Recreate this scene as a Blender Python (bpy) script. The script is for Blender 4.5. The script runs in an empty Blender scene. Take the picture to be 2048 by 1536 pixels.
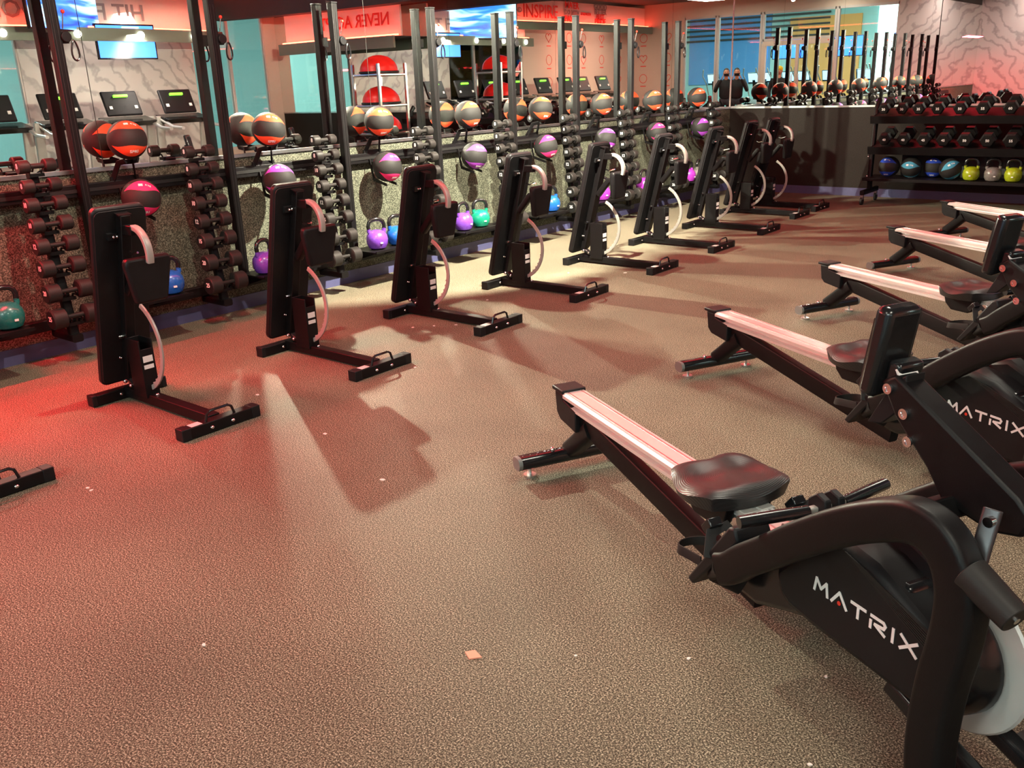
import bpy, bmesh, math, random
from mathutils import Vector, Matrix
random.seed(7)
C = bpy.context.scene.collection
S = bpy.context.scene
PI = math.pi

# ------------------------------------------------------------------ camera
cam = bpy.data.cameras.new('camera')
cam.sensor_fit = 'HORIZONTAL'; cam.sensor_width = 36.0
cam.lens = 1788.82 / 2048 * 36.0
cam.clip_start = 0.05; cam.clip_end = 100
camo = bpy.data.objects.new('camera', cam); C.objects.link(camo)
def cam_matrix(y, p, r):
    f = Vector((math.sin(y)*math.cos(p), math.cos(y)*math.cos(p), -math.sin(p)))
    rt = Vector((math.cos(y), -math.sin(y), 0)); up = rt.cross(f)
    c, s = math.cos(r), math.sin(r)
    X = c*rt + s*up; Y = -s*rt + c*up
    m = Matrix((X, Y, -f)).transposed()
    return m.to_4x4()
camo.matrix_world = Matrix.Translation((0, 0, 1.6)) @ cam_matrix(-0.68822, 0.32557, -0.03632)
S.camera = camo

# ------------------------------------------------------------------ world, view, lights
w = bpy.data.worlds.new('world'); S.world = w; w.use_nodes = True
w.node_tree.nodes['Background'].inputs[0].default_value = (0.5, 0.55, 0.6, 1)
w.node_tree.nodes['Background'].inputs[1].default_value = 0.03
S.view_settings.view_transform = 'Standard'; S.view_settings.look = 'None'
S.view_settings.gamma = 1.0; S.view_settings.use_curve_mapping = False
S.view_settings.exposure = 0.22
cy = S.cycles
cy.max_bounces = 8; cy.glossy_bounces = 6; cy.diffuse_bounces = 3; cy.transparent_max_bounces = 12
cy.caustics_reflective = True; cy.caustics_refractive = False
cy.sample_clamp_indirect = 400.0; cy.blur_glossy = 0.0
cy.use_guiding = True; cy.use_surface_guiding = True; cy.guiding_training_samples = 64
cy.use_denoising = True

XW = -5.92      # left wall
YF = 12.30      # far wall
XR = 4.2        # right wall
YB = -1.6       # back wall
CZ = 3.7        # ceiling

def lamp(name, kind, loc, rot, energy, color, **k):
    l = bpy.data.lights.new(name, kind); l.energy = energy; l.color = color
    for a, b in k.items(): setattr(l, a, b)
    o = bpy.data.objects.new(name, l); C.objects.link(o); o.location = loc; o.rotation_euler = rot
    return o
def aim(o, tgt):
    d = Vector(tgt) - o.location; o.rotation_euler = d.to_track_quat('-Z', 'Y').to_euler()
WARM = (1.0, 0.86, 0.66)
# downlights hanging over the bench row: direct shadows on the wall and floor, and a second set thrown back by the mirrors
SPOTS = [(2.75, 200, 2.75), (5.45, 2350, 6.3), (7.9, 1050, 8.2), (10.4, 60, 10.0)]
for (y, e, ty) in SPOTS:
    o = lamp('track_spotlight', 'SPOT', (-3.85, y, 3.0), (0, 0, 0), e, (1.0, 0.95, 0.74), spot_size=math.radians(103), spot_blend=0.22, shadow_soft_size=0.035); aim(o, (-6.0, ty, 1.75))
# general fill lights added below the ceiling, over the open floor
for (x, y, e) in [(-1.2, 3.8, 62), (-0.6, 7.6, 50), (0.5, 0.4, 62), (-2.4, -0.5, 36)]:
    lamp('ceiling_fill_light', 'AREA', (x, y, 3.55), (0, 0, 0), e, (1.0, 0.94, 0.79), shape='RECTANGLE', size=0.6, size_y=1.2)
# red cove light along the mirrored wall and over the floor
lamp('red_cove_light', 'AREA', (-5.35, 1.45, 2.2), (0, math.radians(-12), 0), 150, (1.0, 0.015, 0.03), shape='RECTANGLE', size=0.12, size_y=1.4)
lamp('red_cove_light', 'AREA', (-3.9, 6.4, 3.3), (0, 0, 0), 120, (1.0, 0.03, 0.05), shape='RECTANGLE', size=0.5, size_y=8.0)
# fill lights added to brighten the mural walls behind the treadmills; a bright hall outside
for (x, y, e, c) in [(3.0, 2.0, 45, (1.0, 0.25, 0.18)), (3.0, 8.5, 50, (1.0, 0.85, 0.75)), (3.0, 0.3, 20, (1.0, 0.6, 0.5)), (-4.8, -0.6, 16, (1.0, 0.8, 0.75))]:
    o = lamp('wall_fill_light', 'AREA', (x, y, 2.6), (0, 0, 0), e, c, shape='RECTANGLE', size=0.3, size_y=2.2); aim(o, (XR if x > 0 else x-0.2, y, 1.6) if x > 0 else (x, YB, 1.6))
for (x, y, e) in [(-1.5, -6.0, 700), (5.0, -6.0, 300), (8.0, 6.0, 450)]:
    lamp('hall_light', 'AREA', (x, y, 4.4), (0, 0, 0), e, (0.95, 1.0, 0.97), shape='SQUARE', size=3.0)

# ------------------------------------------------------------------ materials
MATS = {}
def mat(name, col, rough=0.5, metal=0.0, emit=None, es=0.0, noise=0.0, nscale=30, bump=0.0, bscale=200, spec=0.5, coat=0.0):
    if name in MATS: return MATS[name]
    m = bpy.data.materials.new(name); m.use_nodes = True; nt = m.node_tree; b = nt.nodes['Principled BSDF']
    b.inputs['Base Color'].default_value = (*col, 1); b.inputs['Roughness'].default_value = rough
    b.inputs['Metallic'].default_value = metal; b.inputs['Specular IOR Level'].default_value = spec
    b.inputs['Coat Weight'].default_value = coat
    if emit: b.inputs['Emission Color'].default_value = (*emit, 1); b.inputs['Emission Strength'].default_value = es
    tc = nt.nodes.new('ShaderNodeTexCoord')
    nz = nt.nodes.new('ShaderNodeTexNoise'); nz.inputs['Scale'].default_value = nscale; nt.links.new(tc.outputs['Object'], nz.inputs['Vector'])
    mp = nt.nodes.new('ShaderNodeMapRange'); mp.inputs[3].default_value = max(0.02, rough-0.06); mp.inputs[4].default_value = min(1, rough+0.06)
    nt.links.new(nz.outputs[0], mp.inputs[0]); nt.links.new(mp.outputs[0], b.inputs['Roughness'])
    if noise:
        mx = nt.nodes.new('ShaderNodeMix'); mx.data_type = 'RGBA'
        mx.inputs[6].default_value = (*[c*(1-noise) for c in col], 1); mx.inputs[7].default_value = (*[min(1, c*(1+noise)) for c in col], 1)
        nt.links.new(nz.outputs[0], mx.inputs[0]); nt.links.new(mx.outputs[2], b.inputs['Base Color'])
    if bump:
        n2 = nt.nodes.new('ShaderNodeTexNoise'); n2.inputs['Scale'].default_value = bscale; nt.links.new(tc.outputs['Object'], n2.inputs['Vector'])
        bp = nt.nodes.new('ShaderNodeBump'); bp.inputs['Strength'].default_value = bump; bp.inputs['Distance'].default_value = 0.002
        nt.links.new(n2.outputs[0], bp.inputs['Height']); nt.links.new(bp.outputs[0], b.inputs['Normal'])
    MATS[name] = m
    return m

def speckle(name, stops, scale, rough, blotch=0.25, bscale=1.3, bump=0.25):
    m = bpy.data.materials.new(name); m.use_nodes = True; nt = m.node_tree; b = nt.nodes['Principled BSDF']; L = nt.links
    tc = nt.nodes.new('ShaderNodeTexCoord')
    n1 = nt.nodes.new('ShaderNodeTexNoise'); n1.inputs['Scale'].default_value = scale; n1.inputs['Detail'].default_value = 4; n1.inputs['Roughness'].default_value = 0.75
    L.new(tc.outputs['Object'], n1.inputs['Vector'])
    cr = nt.nodes.new('ShaderNodeValToRGB'); el = cr.color_ramp.elements
    el[0].position, el[0].color = stops[0][0], (*stops[0][1], 1); el[1].position, el[1].color = stops[-1][0], (*stops[-1][1], 1)
    for p, c in stops[1:-1]:
        e = el.new(p); e.color = (*c, 1)
    L.new(n1.outputs[0], cr.inputs[0])
    n2 = nt.nodes.new('ShaderNodeTexNoise'); n2.inputs['Scale'].default_value = bscale; n2.inputs['Detail'].default_value = 5; L.new(tc.outputs['Object'], n2.inputs['Vector'])
    mr = nt.nodes.new('ShaderNodeMapRange'); mr.inputs[1].default_value = 0.3; mr.inputs[2].default_value = 0.7; mr.inputs[3].default_value = 1-blotch; mr.inputs[4].default_value = 1+blotch
    L.new(n2.outputs[0], mr.inputs[0])
    vm = nt.nodes.new('ShaderNodeVectorMath'); vm.operation = 'SCALE'; L.new(cr.outputs[0], vm.inputs[0]); L.new(mr.outputs[0], vm.inputs['Scale'])
    L.new(vm.outputs[0], b.inputs['Base Color']); b.inputs['Roughness'].default_value = rough; b.inputs['Specular IOR Level'].default_value = 0.2
    bp = nt.nodes.new('ShaderNodeBump'); bp.inputs['Strength'].default_value = bump; bp.inputs['Distance'].default_value = 0.003
    L.new(n1.outputs[0], bp.inputs['Height']); L.new(bp.outputs[0], b.inputs['Normal'])
    MATS[name] = m
    return m

FLOOR = speckle('rubber_floor', [(0.40, (0.020, 0.015, 0.010)), (0.49, (0.088, 0.077, 0.052)), (0.56, (0.25, 0.222, 0.155)), (0.63, (0.58, 0.535, 0.41))], 200, 0.7, 0.20, 1.1)
TERR = speckle('speckled_wall_cladding', [(0.38, (0.013, 0.014, 0.010)), (0.5, (0.066, 0.07, 0.05)), (0.62, (0.23, 0.235, 0.175))], 130, 0.6, 0.1, 2)
FARW = speckle('dark_wall_cladding', [(0.4, (0.011, 0.008, 0.007)), (0.6, (0.028, 0.021, 0.017))], 120, 0.65, 0.12, 2, 0.2)
BASEB = mat('vinyl_baseboard', (0.085, 0.085, 0.19), 0.45, noise=0.1)
MIRROR = mat('mirror_glass', (0.88, 0.92, 0.89), 0.0, 1.0)
MIRROR.node_tree.nodes['Principled BSDF'].inputs['Roughness'].default_value = 0.0
for l in list(MIRROR.node_tree.links):
    if l.to_socket.name == 'Roughness': MIRROR.node_tree.links.remove(l)
STEEL = mat('brushed_steel', (0.62, 0.62, 0.62), 0.3, 1.0, noise=0.1, nscale=8)
CHROME = mat('chrome_bolt', (0.8, 0.8, 0.82), 0.15, 1.0)
SILVER = mat('silver_paint', (0.42, 0.41, 0.38), 0.42, 0.35, noise=0.06)
BLACK = mat('black_powder_coat', (0.005, 0.0045, 0.005), 0.45, noise=0.2, bump=0.12, bscale=500, spec=0.22)
BLACKG = mat('black_gloss_plastic', (0.010, 0.010, 0.011), 0.2, noise=0.1)
SATIN = mat('black_satin_plastic', (0.010, 0.010, 0.011), 0.46, noise=0.15, bump=0.1, bscale=400, spec=0.22)
RUBBER = mat('black_rubber', (0.018, 0.017, 0.017), 0.6, noise=0.2, spec=0.22)
VINYL = mat('black_vinyl_pad', (0.010, 0.009, 0.010), 0.42, noise=0.15, bump=0.25, bscale=300, spec=0.22)
CHAR = mat('charcoal_urethane', (0.020, 0.018, 0.017), 0.5, noise=0.12, bump=0.1, spec=0.22)
FACEB = mat('black_end_face', (0.008, 0.008, 0.008), 0.5)
ALU = mat('anodised_aluminium', (0.82, 0.80, 0.78), 0.3, 0.55, noise=0.04, nscale=5)
WHITE = mat('white_print', (0.8, 0.8, 0.78), 0.5)
STICK = mat('white_sticker', (0.75, 0.72, 0.7), 0.45)
GREYT = mat('grey_print', (0.3, 0.3, 0.3), 0.5)
REDP = mat('red_print', (0.75, 0.04, 0.02), 0.5)
DISC = mat('light_grey_disc', (0.62, 0.62, 0.6), 0.35, 0.2, noise=0.03)
WHITEPL = mat('white_plaster', (0.75, 0.74, 0.7), 0.8, noise=0.03)
GREYPL = mat('grey_green_plaster', (0.20, 0.22, 0.18), 0.8, noise=0.05)
DARKPL = mat('dark_grey_fascia', (0.055, 0.052, 0.05), 0.7, noise=0.05)
SALMON = mat('pale_mural_wall', (0.62, 0.50, 0.42), 0.7, noise=0.05)
CEIL = mat('dark_ceiling_paint', (0.10, 0.09, 0.09), 0.85, noise=0.05)
LEDR = mat('red_led_strip', (1, 0.1, 0.05), 0.5, emit=(1.0, 0.06, 0.03), es=22)
LEDW = mat('downlight_lens', (1, 1, 1), 0.5, emit=(1.0, 0.9, 0.75), es=6)
FRAMEM = mat('pale_window_frame', (0.55, 0.50, 0.48), 0.5, noise=0.05)
TEAL = mat('pale_teal_paint', (0.42, 0.70, 0.70), 0.8, noise=0.05)
HALLF = mat('hall_floor', (0.2, 0.24, 0.24), 0.5, noise=0.2)
ORANGEW = mat('orange_paint', (0.85, 0.42, 0.14), 0.8, noise=0.1)
YELLOW = mat('yellow_fabric', (0.75, 0.58, 0.02), 0.8)
SCREENB = mat('blue_screen', (0.02, 0.05, 0.3), 0.3, emit=(0.05, 0.22, 1.0), es=3.0)
SCREENW = mat('white_screen', (0.3, 0.5, 0.8), 0.3, emit=(0.45, 0.7, 1.0), es=2.2)
GREENL = mat('green_display', (0.1, 0.4, 0.02), 0.4, emit=(0.25, 1.0, 0.05), es=2.0)
HALLL = mat('hall_ceiling_panel', (1, 1, 1), 0.5, emit=(0.9, 1.0, 0.98), es=9.0)

def marble(name):
    m = mat(name, (0.5, 0.46, 0.42), 0.5); nt = m.node_tree; b = nt.nodes['Principled BSDF']; L = nt.links
    tc = nt.nodes.new('ShaderNodeTexCoord'); wv = nt.nodes.new('ShaderNodeTexWave'); wv.inputs['Scale'].default_value = 1.6; wv.inputs['Distortion'].default_value = 14; wv.inputs['Detail'].default_value = 5
    wv.bands_direction = 'DIAGONAL'; L.new(tc.outputs['Object'], wv.inputs['Vector'])
    cr = nt.nodes.new('ShaderNodeValToRGB'); e = cr.color_ramp.elements
    e[0].color = (0.36, 0.33, 0.32, 1); e[1].color = (0.54, 0.50, 0.48, 1); e[1].position = 0.3
    L.new(wv.outputs['Color'], cr.inputs[0]); L.new(cr.outputs[0], b.inputs['Base Color'])
    return m
MARBLE = marble('veined_mural_wall')

def glassmat():
    m = bpy.data.materials.new('window_glass'); m.use_nodes = True; nt = m.node_tree; L = nt.links
    for n in list(nt.nodes): nt.nodes.remove(n)
    o = nt.nodes.new('ShaderNodeOutputMaterial'); mx = nt.nodes.new('ShaderNodeMixShader')
    t = nt.nodes.new('ShaderNodeBsdfTransparent'); t.inputs[0].default_value = (0.86, 0.95, 0.93, 1)
    g = nt.nodes.new('ShaderNodeBsdfGlossy'); g.inputs['Roughness'].default_value = 0.02
    f = nt.nodes.new('ShaderNodeFresnel'); f.inputs[0].default_value = 1.45
    L.new(f.outputs[0], mx.inputs[0]); L.new(t.outputs[0], mx.inputs[1]); L.new(g.outputs[0], mx.inputs[2]); L.new(mx.outputs[0], o.inputs[0])
    return m
GLASS = glassmat()

def rings(name):
    # contoured seat: concentric moulded grooves
    m = bpy.data.materials.new(name); m.use_nodes = True; nt = m.node_tree; b = nt.nodes['Principled BSDF']; L = nt.links
    b.inputs['Base Color'].default_value = (0.02, 0.018, 0.018, 1); b.inputs['Roughness'].default_value = 0.36
    tc = nt.nodes.new('ShaderNodeTexCoord'); mpn = nt.nodes.new('ShaderNodeMapping'); mpn.inputs['Scale'].default_value = (1.2, 0.85, 0); 
    L.new(tc.outputs['Object'], mpn.inputs[0])
    wv = nt.nodes.new('ShaderNodeTexWave'); wv.wave_type = 'RINGS'; wv.rings_direction = 'SPHERICAL'; wv.inputs['Scale'].default_value = 62; wv.inputs['Distortion'].default_value = 1.0
    L.new(mpn.outputs[0], wv.inputs['Vector'])
    bp = nt.nodes.new('ShaderNodeBump'); bp.inputs['Strength'].default_value = 0.22; bp.inputs['Distance'].default_value = 0.002
    L.new(wv.outputs['Fac'], bp.inputs['Height']); L.new(bp.outputs[0], b.inputs['Normal'])
    return m
SEATM = rings('grooved_seat_rubber')

# ------------------------------------------------------------------ mesh helpers
class MB:
    def __init__(s): s.b = bmesh.new()
    def box(s, c, d, R=None):
        M = Matrix.Translation(c) @ ((R.to_4x4() if R else Matrix.Identity(4))) @ Matrix.Diagonal((*d, 1))
        bmesh.ops.create_cube(s.b, size=1, matrix=M); return s
    def span(s, a, b):   # box by corners
        return s.box([(a[i]+b[i])/2 for i in range(3)], [abs(a[i]-b[i]) for i in range(3)])
    def cyl(s, a, b, r, r2=None, n=16):
        a, b = Vector(a), Vector(b); d = b-a
        M = Matrix.Translation((a+b)/2) @ d.to_track_quat('Z', 'Y').to_matrix().to_4x4()
        bmesh.ops.create_cone(s.b, cap_ends=True, segments=n, radius1=r, radius2=r if r2 is None else r2, depth=d.length, matrix=M); return s
    def sph(s, c, r, sc=(1, 1, 1), u=20, v=12):
        bmesh.ops.create_uvsphere(s.b, u_segments=u, v_segments=v, radius=r, matrix=Matrix.Translation(c) @ Matrix.Diagonal((*sc, 1))); return s
    def sweep(s, pts, sect, closed=False, up=None, caps=True):
        # sect: list of (a,b) offsets in the local frame (side, up)
        pts = [Vector(p) for p in pts]; n = len(pts); rings = []
        U = Vector(up) if up else None
        for i, p in enumerate(pts):
            if closed: t = (pts[(i+1) % n]-pts[i-1])
            else: t = (pts[min(i+1, n-1)]-pts[max(i-1, 0)])
            t.normalize()
            if U is None: 
                U = Vector((0, 0, 1)) if abs(t.z) < 0.9 else Vector((0, 1, 0))
                sd = t.cross(U).normalized(); uu = sd.cross(t)
            else:
                sd = t.cross(uu if (up is None and i) else U).normalized(); uu = sd.cross(t)
            rings.append([s.b.verts.new(p + sd*a + uu*b) for a, b in sect])
        m = len(sect)
        for i in range(n if closed else n-1):
            A, B = rings[i], rings[(i+1) % n]
            for j in range(m): s.b.faces.new((A[j], A[(j+1) % m], B[(j+1) % m], B[j]))
        if caps and not closed:
            s.b.faces.new(list(reversed(rings[0]))); s.b.faces.new(rings[-1])
        return s
    def tube(s, pts, r, n=10, closed=False):
        return s.sweep(pts, [(r*math.cos(2*PI*k/n), r*math.sin(2*PI*k/n)) for k in range(n)], closed)
    def rtube(s, pts, wd, ht, up=None, closed=False, rr=0.25):
        q = min(wd, ht)*rr; a, b = wd/2, ht/2; sec = []
        for (cx, cy_, a0) in ((a-q, b-q, 0), (-(a-q), b-q, 90), (-(a-q), -(b-q), 180), (a-q, -(b-q), 270)):
            for k in range(4):
                g = math.radians(a0+30*k); sec.append((cx+q*math.cos(g), cy_+q*math.sin(g)))
        return s.sweep(pts, sec, closed, up)
    def prism(s, poly, t0, t1, axis='y'):
        # poly of (a,b); axis is the extrusion direction
        f = {'y': lambda a, b, t: (a, t, b), 'x': lambda a, b, t: (t, a, b), 'z': lambda a, b, t: (a, b, t)}[axis]
        A = [s.b.verts.new(f(a, b, t0)) for a, b in poly]; B = [s.b.verts.new(f(a, b, t1)) for a, b in poly]
        n = len(poly)
        s.b.faces.new(A); s.b.faces.new(list(reversed(B)))
        for i in range(n): s.b.faces.new((A[i], B[i], B[(i+1) % n], A[(i+1) % n]))
        return s
    def lathe(s, prof, c=(0, 0, 0), n=24, R=None):
        rings = []; c = Vector(c)
        for r, z in prof:
            row = []
            for k in range(n):
                v = Vector((r*math.cos(2*PI*k/n), r*math.sin(2*PI*k/n), z))
                if R: v = R @ v
                row.append(s.b.verts.new(c+v))
            rings.append(row)
        for i in range(len(rings)-1):
            for k in range(n): s.b.faces.new((rings[i][k], rings[i][(k+1) % n], rings[i+1][(k+1) % n], rings[i+1][k]))
        s.b.faces.new(list(reversed(rings[0]))); s.b.faces.new(rings[-1])
        return s
    def grid(s, fn, nu, nv):
        V = [[s.b.verts.new(fn(i/(nu-1), j/(nv-1))) for j in range(nv)] for i in range(nu)]
        for i in range(nu-1):
            for j in range(nv-1): s.b.faces.new((V[i][j], V[i+1][j], V[i+1][j+1], V[i][j+1]))
        return s
    def add_mesh(s, me, M=None):
        k = len(s.b.verts); s.b.from_mesh(me)
        if M: 
            s.b.verts.ensure_lookup_table(); bmesh.ops.transform(s.b, matrix=M, verts=s.b.verts[k:])
        return s
    def build(s, name, m, parent=None, bev=0.0, sub=0, ang=35, loc=None, wn=False):
        bmesh.ops.recalc_face_normals(s.b, faces=s.b.faces)
        me = bpy.data.meshes.new(name); s.b.to_mesh(me); s.b.free()
        for x in (m if isinstance(m, list) else [m]): me.materials.append(x)
        me.shade_smooth(); me.set_sharp_from_angle(angle=math.radians(ang))
        o = bpy.data.objects.new(name, me); C.objects.link(o)
        if parent: o.parent = parent
        if loc: o.location = loc
        if bev:
            q = o.modifiers.new('bevel', 'BEVEL'); q.width = bev; q.segments = 2; q.limit_method = 'ANGLE'; q.angle_limit = math.radians(40)
        if sub:
            q = o.modifiers.new('sub', 'SUBSURF'); q.levels = sub; q.render_levels = sub
        return o

def tag(o, label, cat, group=None, kind=None):
    o['label'] = label
    if cat: o['category'] = cat
    if group: o['group'] = group
    if kind: o['kind'] = kind
    return o
def empty(name, loc=(0, 0, 0), rz=0.0):
    o = bpy.data.objects.new(name, None); C.objects.link(o); o.location = loc; o.rotation_euler = (0, 0, rz); o.empty_display_size = 0.1
    return o
KIDS = {}
def kids(o): return [c for c in bpy.data.objects if c.parent == o]
def tree(o):
    return (o, [tree(c) for c in kids(o)])
def dup(t, parent=None):
    o, ch = t
    c = o.copy(); C.objects.link(c); c.parent = parent
    return (c, [dup(x, c) for x in ch])
def struct(o): o['kind'] = 'structure'; return o

TXT = {}
def text_mesh(s, size, depth=0.002, bold=0.0):
    k = (s, size, depth, bold)
    if k in TXT: return TXT[k]
    cu = bpy.data.curves.new('t', 'FONT'); cu.body = s; cu.size = size; cu.extrude = depth; cu.offset = bold
    cu.align_x = 'CENTER'; cu.align_y = 'CENTER'; cu.resolution_u = 2
    o = bpy.data.objects.new('t', cu); C.objects.link(o)
    dg = bpy.context.evaluated_depsgraph_get(); dg.update()
    me = bpy.data.meshes.new_from_object(o.evaluated_get(dg))
    bpy.data.objects.remove(o); bpy.data.curves.remove(cu)
    TXT[k] = me
    return me
def basis(x, y, z, loc=(0, 0, 0)):
    return Matrix.Translation(loc) @ Matrix((Vector(x), Vector(y), Vector(z))).transposed().to_4x4()
def text_obj(name, s, size, M, m, parent=None, depth=0.002, bold=0.0):
    b = MB(); b.add_mesh(text_mesh(s, size, depth, bold), M)
    return b.build(name, m, parent)

def pieces(name, m, parent, items, **k):
    # one object per small repeated part
    for f in items:
        b = MB(); f(b); b.build(name, m, parent, **k)

# ------------------------------------------------------------------ the room
struct(MB().span((XW-0.2, YB-0.1, -0.1), (XR+0.2, YF+0.2, 0)).build('floor', FLOOR))
struct(MB().span((XW-0.2, YB-0.1, CZ), (XR+0.2, YF+0.2, CZ+0.1)).build('ceiling', CEIL))
struct(MB().span((XW-0.15, YB, 0), (XW, YF, 1.14)).build('wall_left', TERR))
struct(MB().span((XW-0.15, YB, 1.14), (XW-0.012, YF, CZ)).build('wall_left_upper', DARKPL))
struct(MB().span((XW-0.15, YF, 0), (XR+0.1, YF+0.15, 1.14)).build('wall_far', FARW))
struct(MB().span((XW-0.15, YF+0.012, 1.14), (XR+0.1, YF+0.15, CZ)).build('wall_far_upper', DARKPL))
struct(MB().span((XW, YB, 0), (XW+0.008, YF, 0.105)).build('baseboard_left', BASEB))
struct(MB().span((XW, YF-0.008, 0), (XR, YF, 0.105)).build('baseboard_far', BASEB))
struct(MB().span((XW, YB, 1.135), (XW+0.014, YF, 1.16)).build('trim_1', STEEL))
struct(MB().span((XW, YF-0.014, 1.135), (XR, YF, 1.16)).build('trim_2', STEEL))
# mirrors
ys = [YB, 0.5, 3.03, 5.45, 8.12, 10.6, YF]
ML = ['mirror panel behind the camera end of the left wall', 'large wall mirror panel nearest the camera, above the speckled wall', 'wall mirror panel with its joint beside the second pair of black posts',
      'wall mirror panel in the middle of the long left wall', 'wall mirror panel behind the far posts of the left wall', 'narrower wall mirror panel ending at the far left corner']
for i in range(len(ys)-1):
    tag(MB().span((XW-0.010, ys[i]+0.0025, 1.16), (XW, ys[i+1]-0.0025, 3.0)).build('mirror_panel', MIRROR), ML[i], 'mirror')
xs = [XW, -3.22, -0.6, XR]
ML = ['far wall mirror panel right of the corner, reflecting windows and two people', 'far wall mirror panel above the dumbbell rack', 'far wall mirror panel at the right end of the far wall']
for i in range(3):
    L_ = xs[i+1]-xs[i]-0.005
    o = MB().span((0, 0, 1.16), (L_, 0.008, 3.0)).build('mirror_panel', MIRROR); o.location = (xs[i]+0.0025, YF-0.012, 0)
    if i == 0: o.rotation_euler = (0, 0, math.radians(-0.3))
    tag(o, ML[i], 'mirror')
for i, (x, y) in enumerate([(XW+0.004, YF-0.016)]):
    struct(MB().box((x, y, 2.08), (0.008, 0.008, 1.84)).build('trim_3', WHITEPL))

# right wall: mural sections and windows
def wall_seg_x(name, x, y0, y1, z0, z1, m): return struct(MB().span((x, y0, z0), (x+0.12, y1, z1)).build(name, m))
wall_seg_x('wall_right', XR, YB, 4.1, 0, CZ, SALMON)
wall_seg_x('wall_right_middle', XR, 7.1, 10.3, 0, CZ, MARBLE)
wall_seg_x('wall_right_end', XR, 12.0, YF+0.1, 0, CZ, SALMON)
for k, (a, b) in enumerate(((4.1, 7.1), (10.3, 12.0))):
    wall_seg_x('wall_right_low_%s' % 'ab'[k], XR, a, b, 0, 0.5, SALMON)
    wall_seg_x('wall_right_high_%s' % 'ab'[k], XR, a, b, 3.2, CZ, SALMON)
    wn = MB().span((XR+0.04, a, 0.5), (XR+0.052, b, 3.2)).build('window_%d' % (k+1), GLASS); struct(wn)
    fr = MB(); n = 3 if k == 0 else 2
    for j in range(n+1):
        y = a+(b-a)*j/n; fr.box((XR+0.05, y, 1.85), (0.08, 0.06, 2.7))
    fr.box((XR+0.05, (a+b)/2, 0.52), (0.08, b-a, 0.06)); fr.box((XR+0.05, (a+b)/2, 3.17), (0.08, b-a, 0.06))
    fr.build('window_frame', FRAMEM, wn)
# back wall
def wall_seg_y(name, y, x0, x1, z0, z1, m): return struct(MB().span((x0, y-0.12, z0), (x1, y, z1)).build(name, m))
wall_seg_y('wall_back', YB, 2.2, XR+0.12, 0, CZ, SALMON)
wall_seg_y('wall_back_left', YB, XW-0.15, -3.8, 0, CZ, MARBLE)
wall_seg_y('wall_back_high', YB, -3.8, 2.2, 3.25, CZ, SALMON)
def glazing(n, x0, x1, z0, z1):
    wn = struct(MB().span((x0, YB-0.05, z0), (x1, YB-0.04, z1)).build('window_%d' % n, GLASS))
    f = MB()
    for x in (x0, x1): f.box((x, YB-0.045, (z0+z1)/2), (0.06, 0.09, z1-z0))
    for z in (z0+0.03, z1-0.03): f.box(((x0+x1)/2, YB-0.045, z), (x1-x0, 0.09, 0.06))
    f.build('window_frame', FRAMEM, wn)
glazing(3, 0.07, 1.065, 0.0, 3.25); glazing(4, 1.135, 2.17, 0.0, 3.25); glazing(5, -3.77, -2.17, 0, 3.25); glazing(6, -2.1, 0.0, 2.46, 3.25)
dr = struct(MB().span((-1.95, YB-0.05, 0.02), (-0.15, YB-0.038, 2.35)).build('door_1', GLASS))
f = MB()
for x in (-2.07, -1.05, -0.03): f.box((x, YB-0.045, 1.2), (0.13 if x != -1.05 else 0.08, 0.09, 2.4))
f.box((-1.05, YB-0.045, 2.39), (2.1, 0.1, 0.13)); f.build('door_frame', SALMON, dr)
f = MB()
for x in (-1.15, -0.95): f.tube([(x, YB+0.03, 0.85), (x, YB+0.06, 0.9), (x, YB+0.06, 1.5), (x, YB+0.03, 1.55)], 0.014)
f.build('door_handle', STEEL, dr)

# mural icons on the pale walls (thin raised shapes)
ic = MB()
def ring(cx, cz, r, wall):
    pts = []
    for k in range(24):
        a = 2*PI*k/24; u, v = r*math.cos(a), r*math.sin(a)
        pts.append((XR-0.003, cx+u, cz+v) if wall == 'x' else (cx+u, YB+0.003, cz+v))
    ic.tube(pts, 0.008, 4, True)
def heart(cx, cz, r, wall):
    pts = []
    for k in range(28):
        t = 2*PI*k/28; u = r*math.sin(t)**3; v = r*(13*math.cos(t)-5*math.cos(2*t)-2*math.cos(3*t)-math.cos(4*t))/16
        pts.append((XR-0.003, cx+u, cz+v) if wall == 'x' else (cx+u, YB+0.003, cz+v))
    ic.tube(pts, 0.009, 4, True)
for i in range(5):
    for j in range(3):
        cx, cz = -1.1+i*1.0, 1.55+j*0.6
        (heart if (i+j) % 3 == 0 else ring)(cx, cz, 0.13, 'x')
        ic.span((XR-0.004, cx-0.1, cz-0.24), (XR-0.001, cx+0.1, cz-0.215))
for i in range(2):
    for j in range(3):
        cx, cz = 2.75+i*0.85, 1.55+j*0.6
        (heart if (i+j) % 2 == 0 else ring)(cx, cz, 0.13, 'y')
        ic.span((cx-0.1, YB+0.001, cz-0.24), (cx+0.1, YB+0.004, cz-0.215))
tag(ic.build('wall_icon_print', REDP), 'reddish outline icons of hearts and rings printed on the pale end walls', 'wall art')

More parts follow.
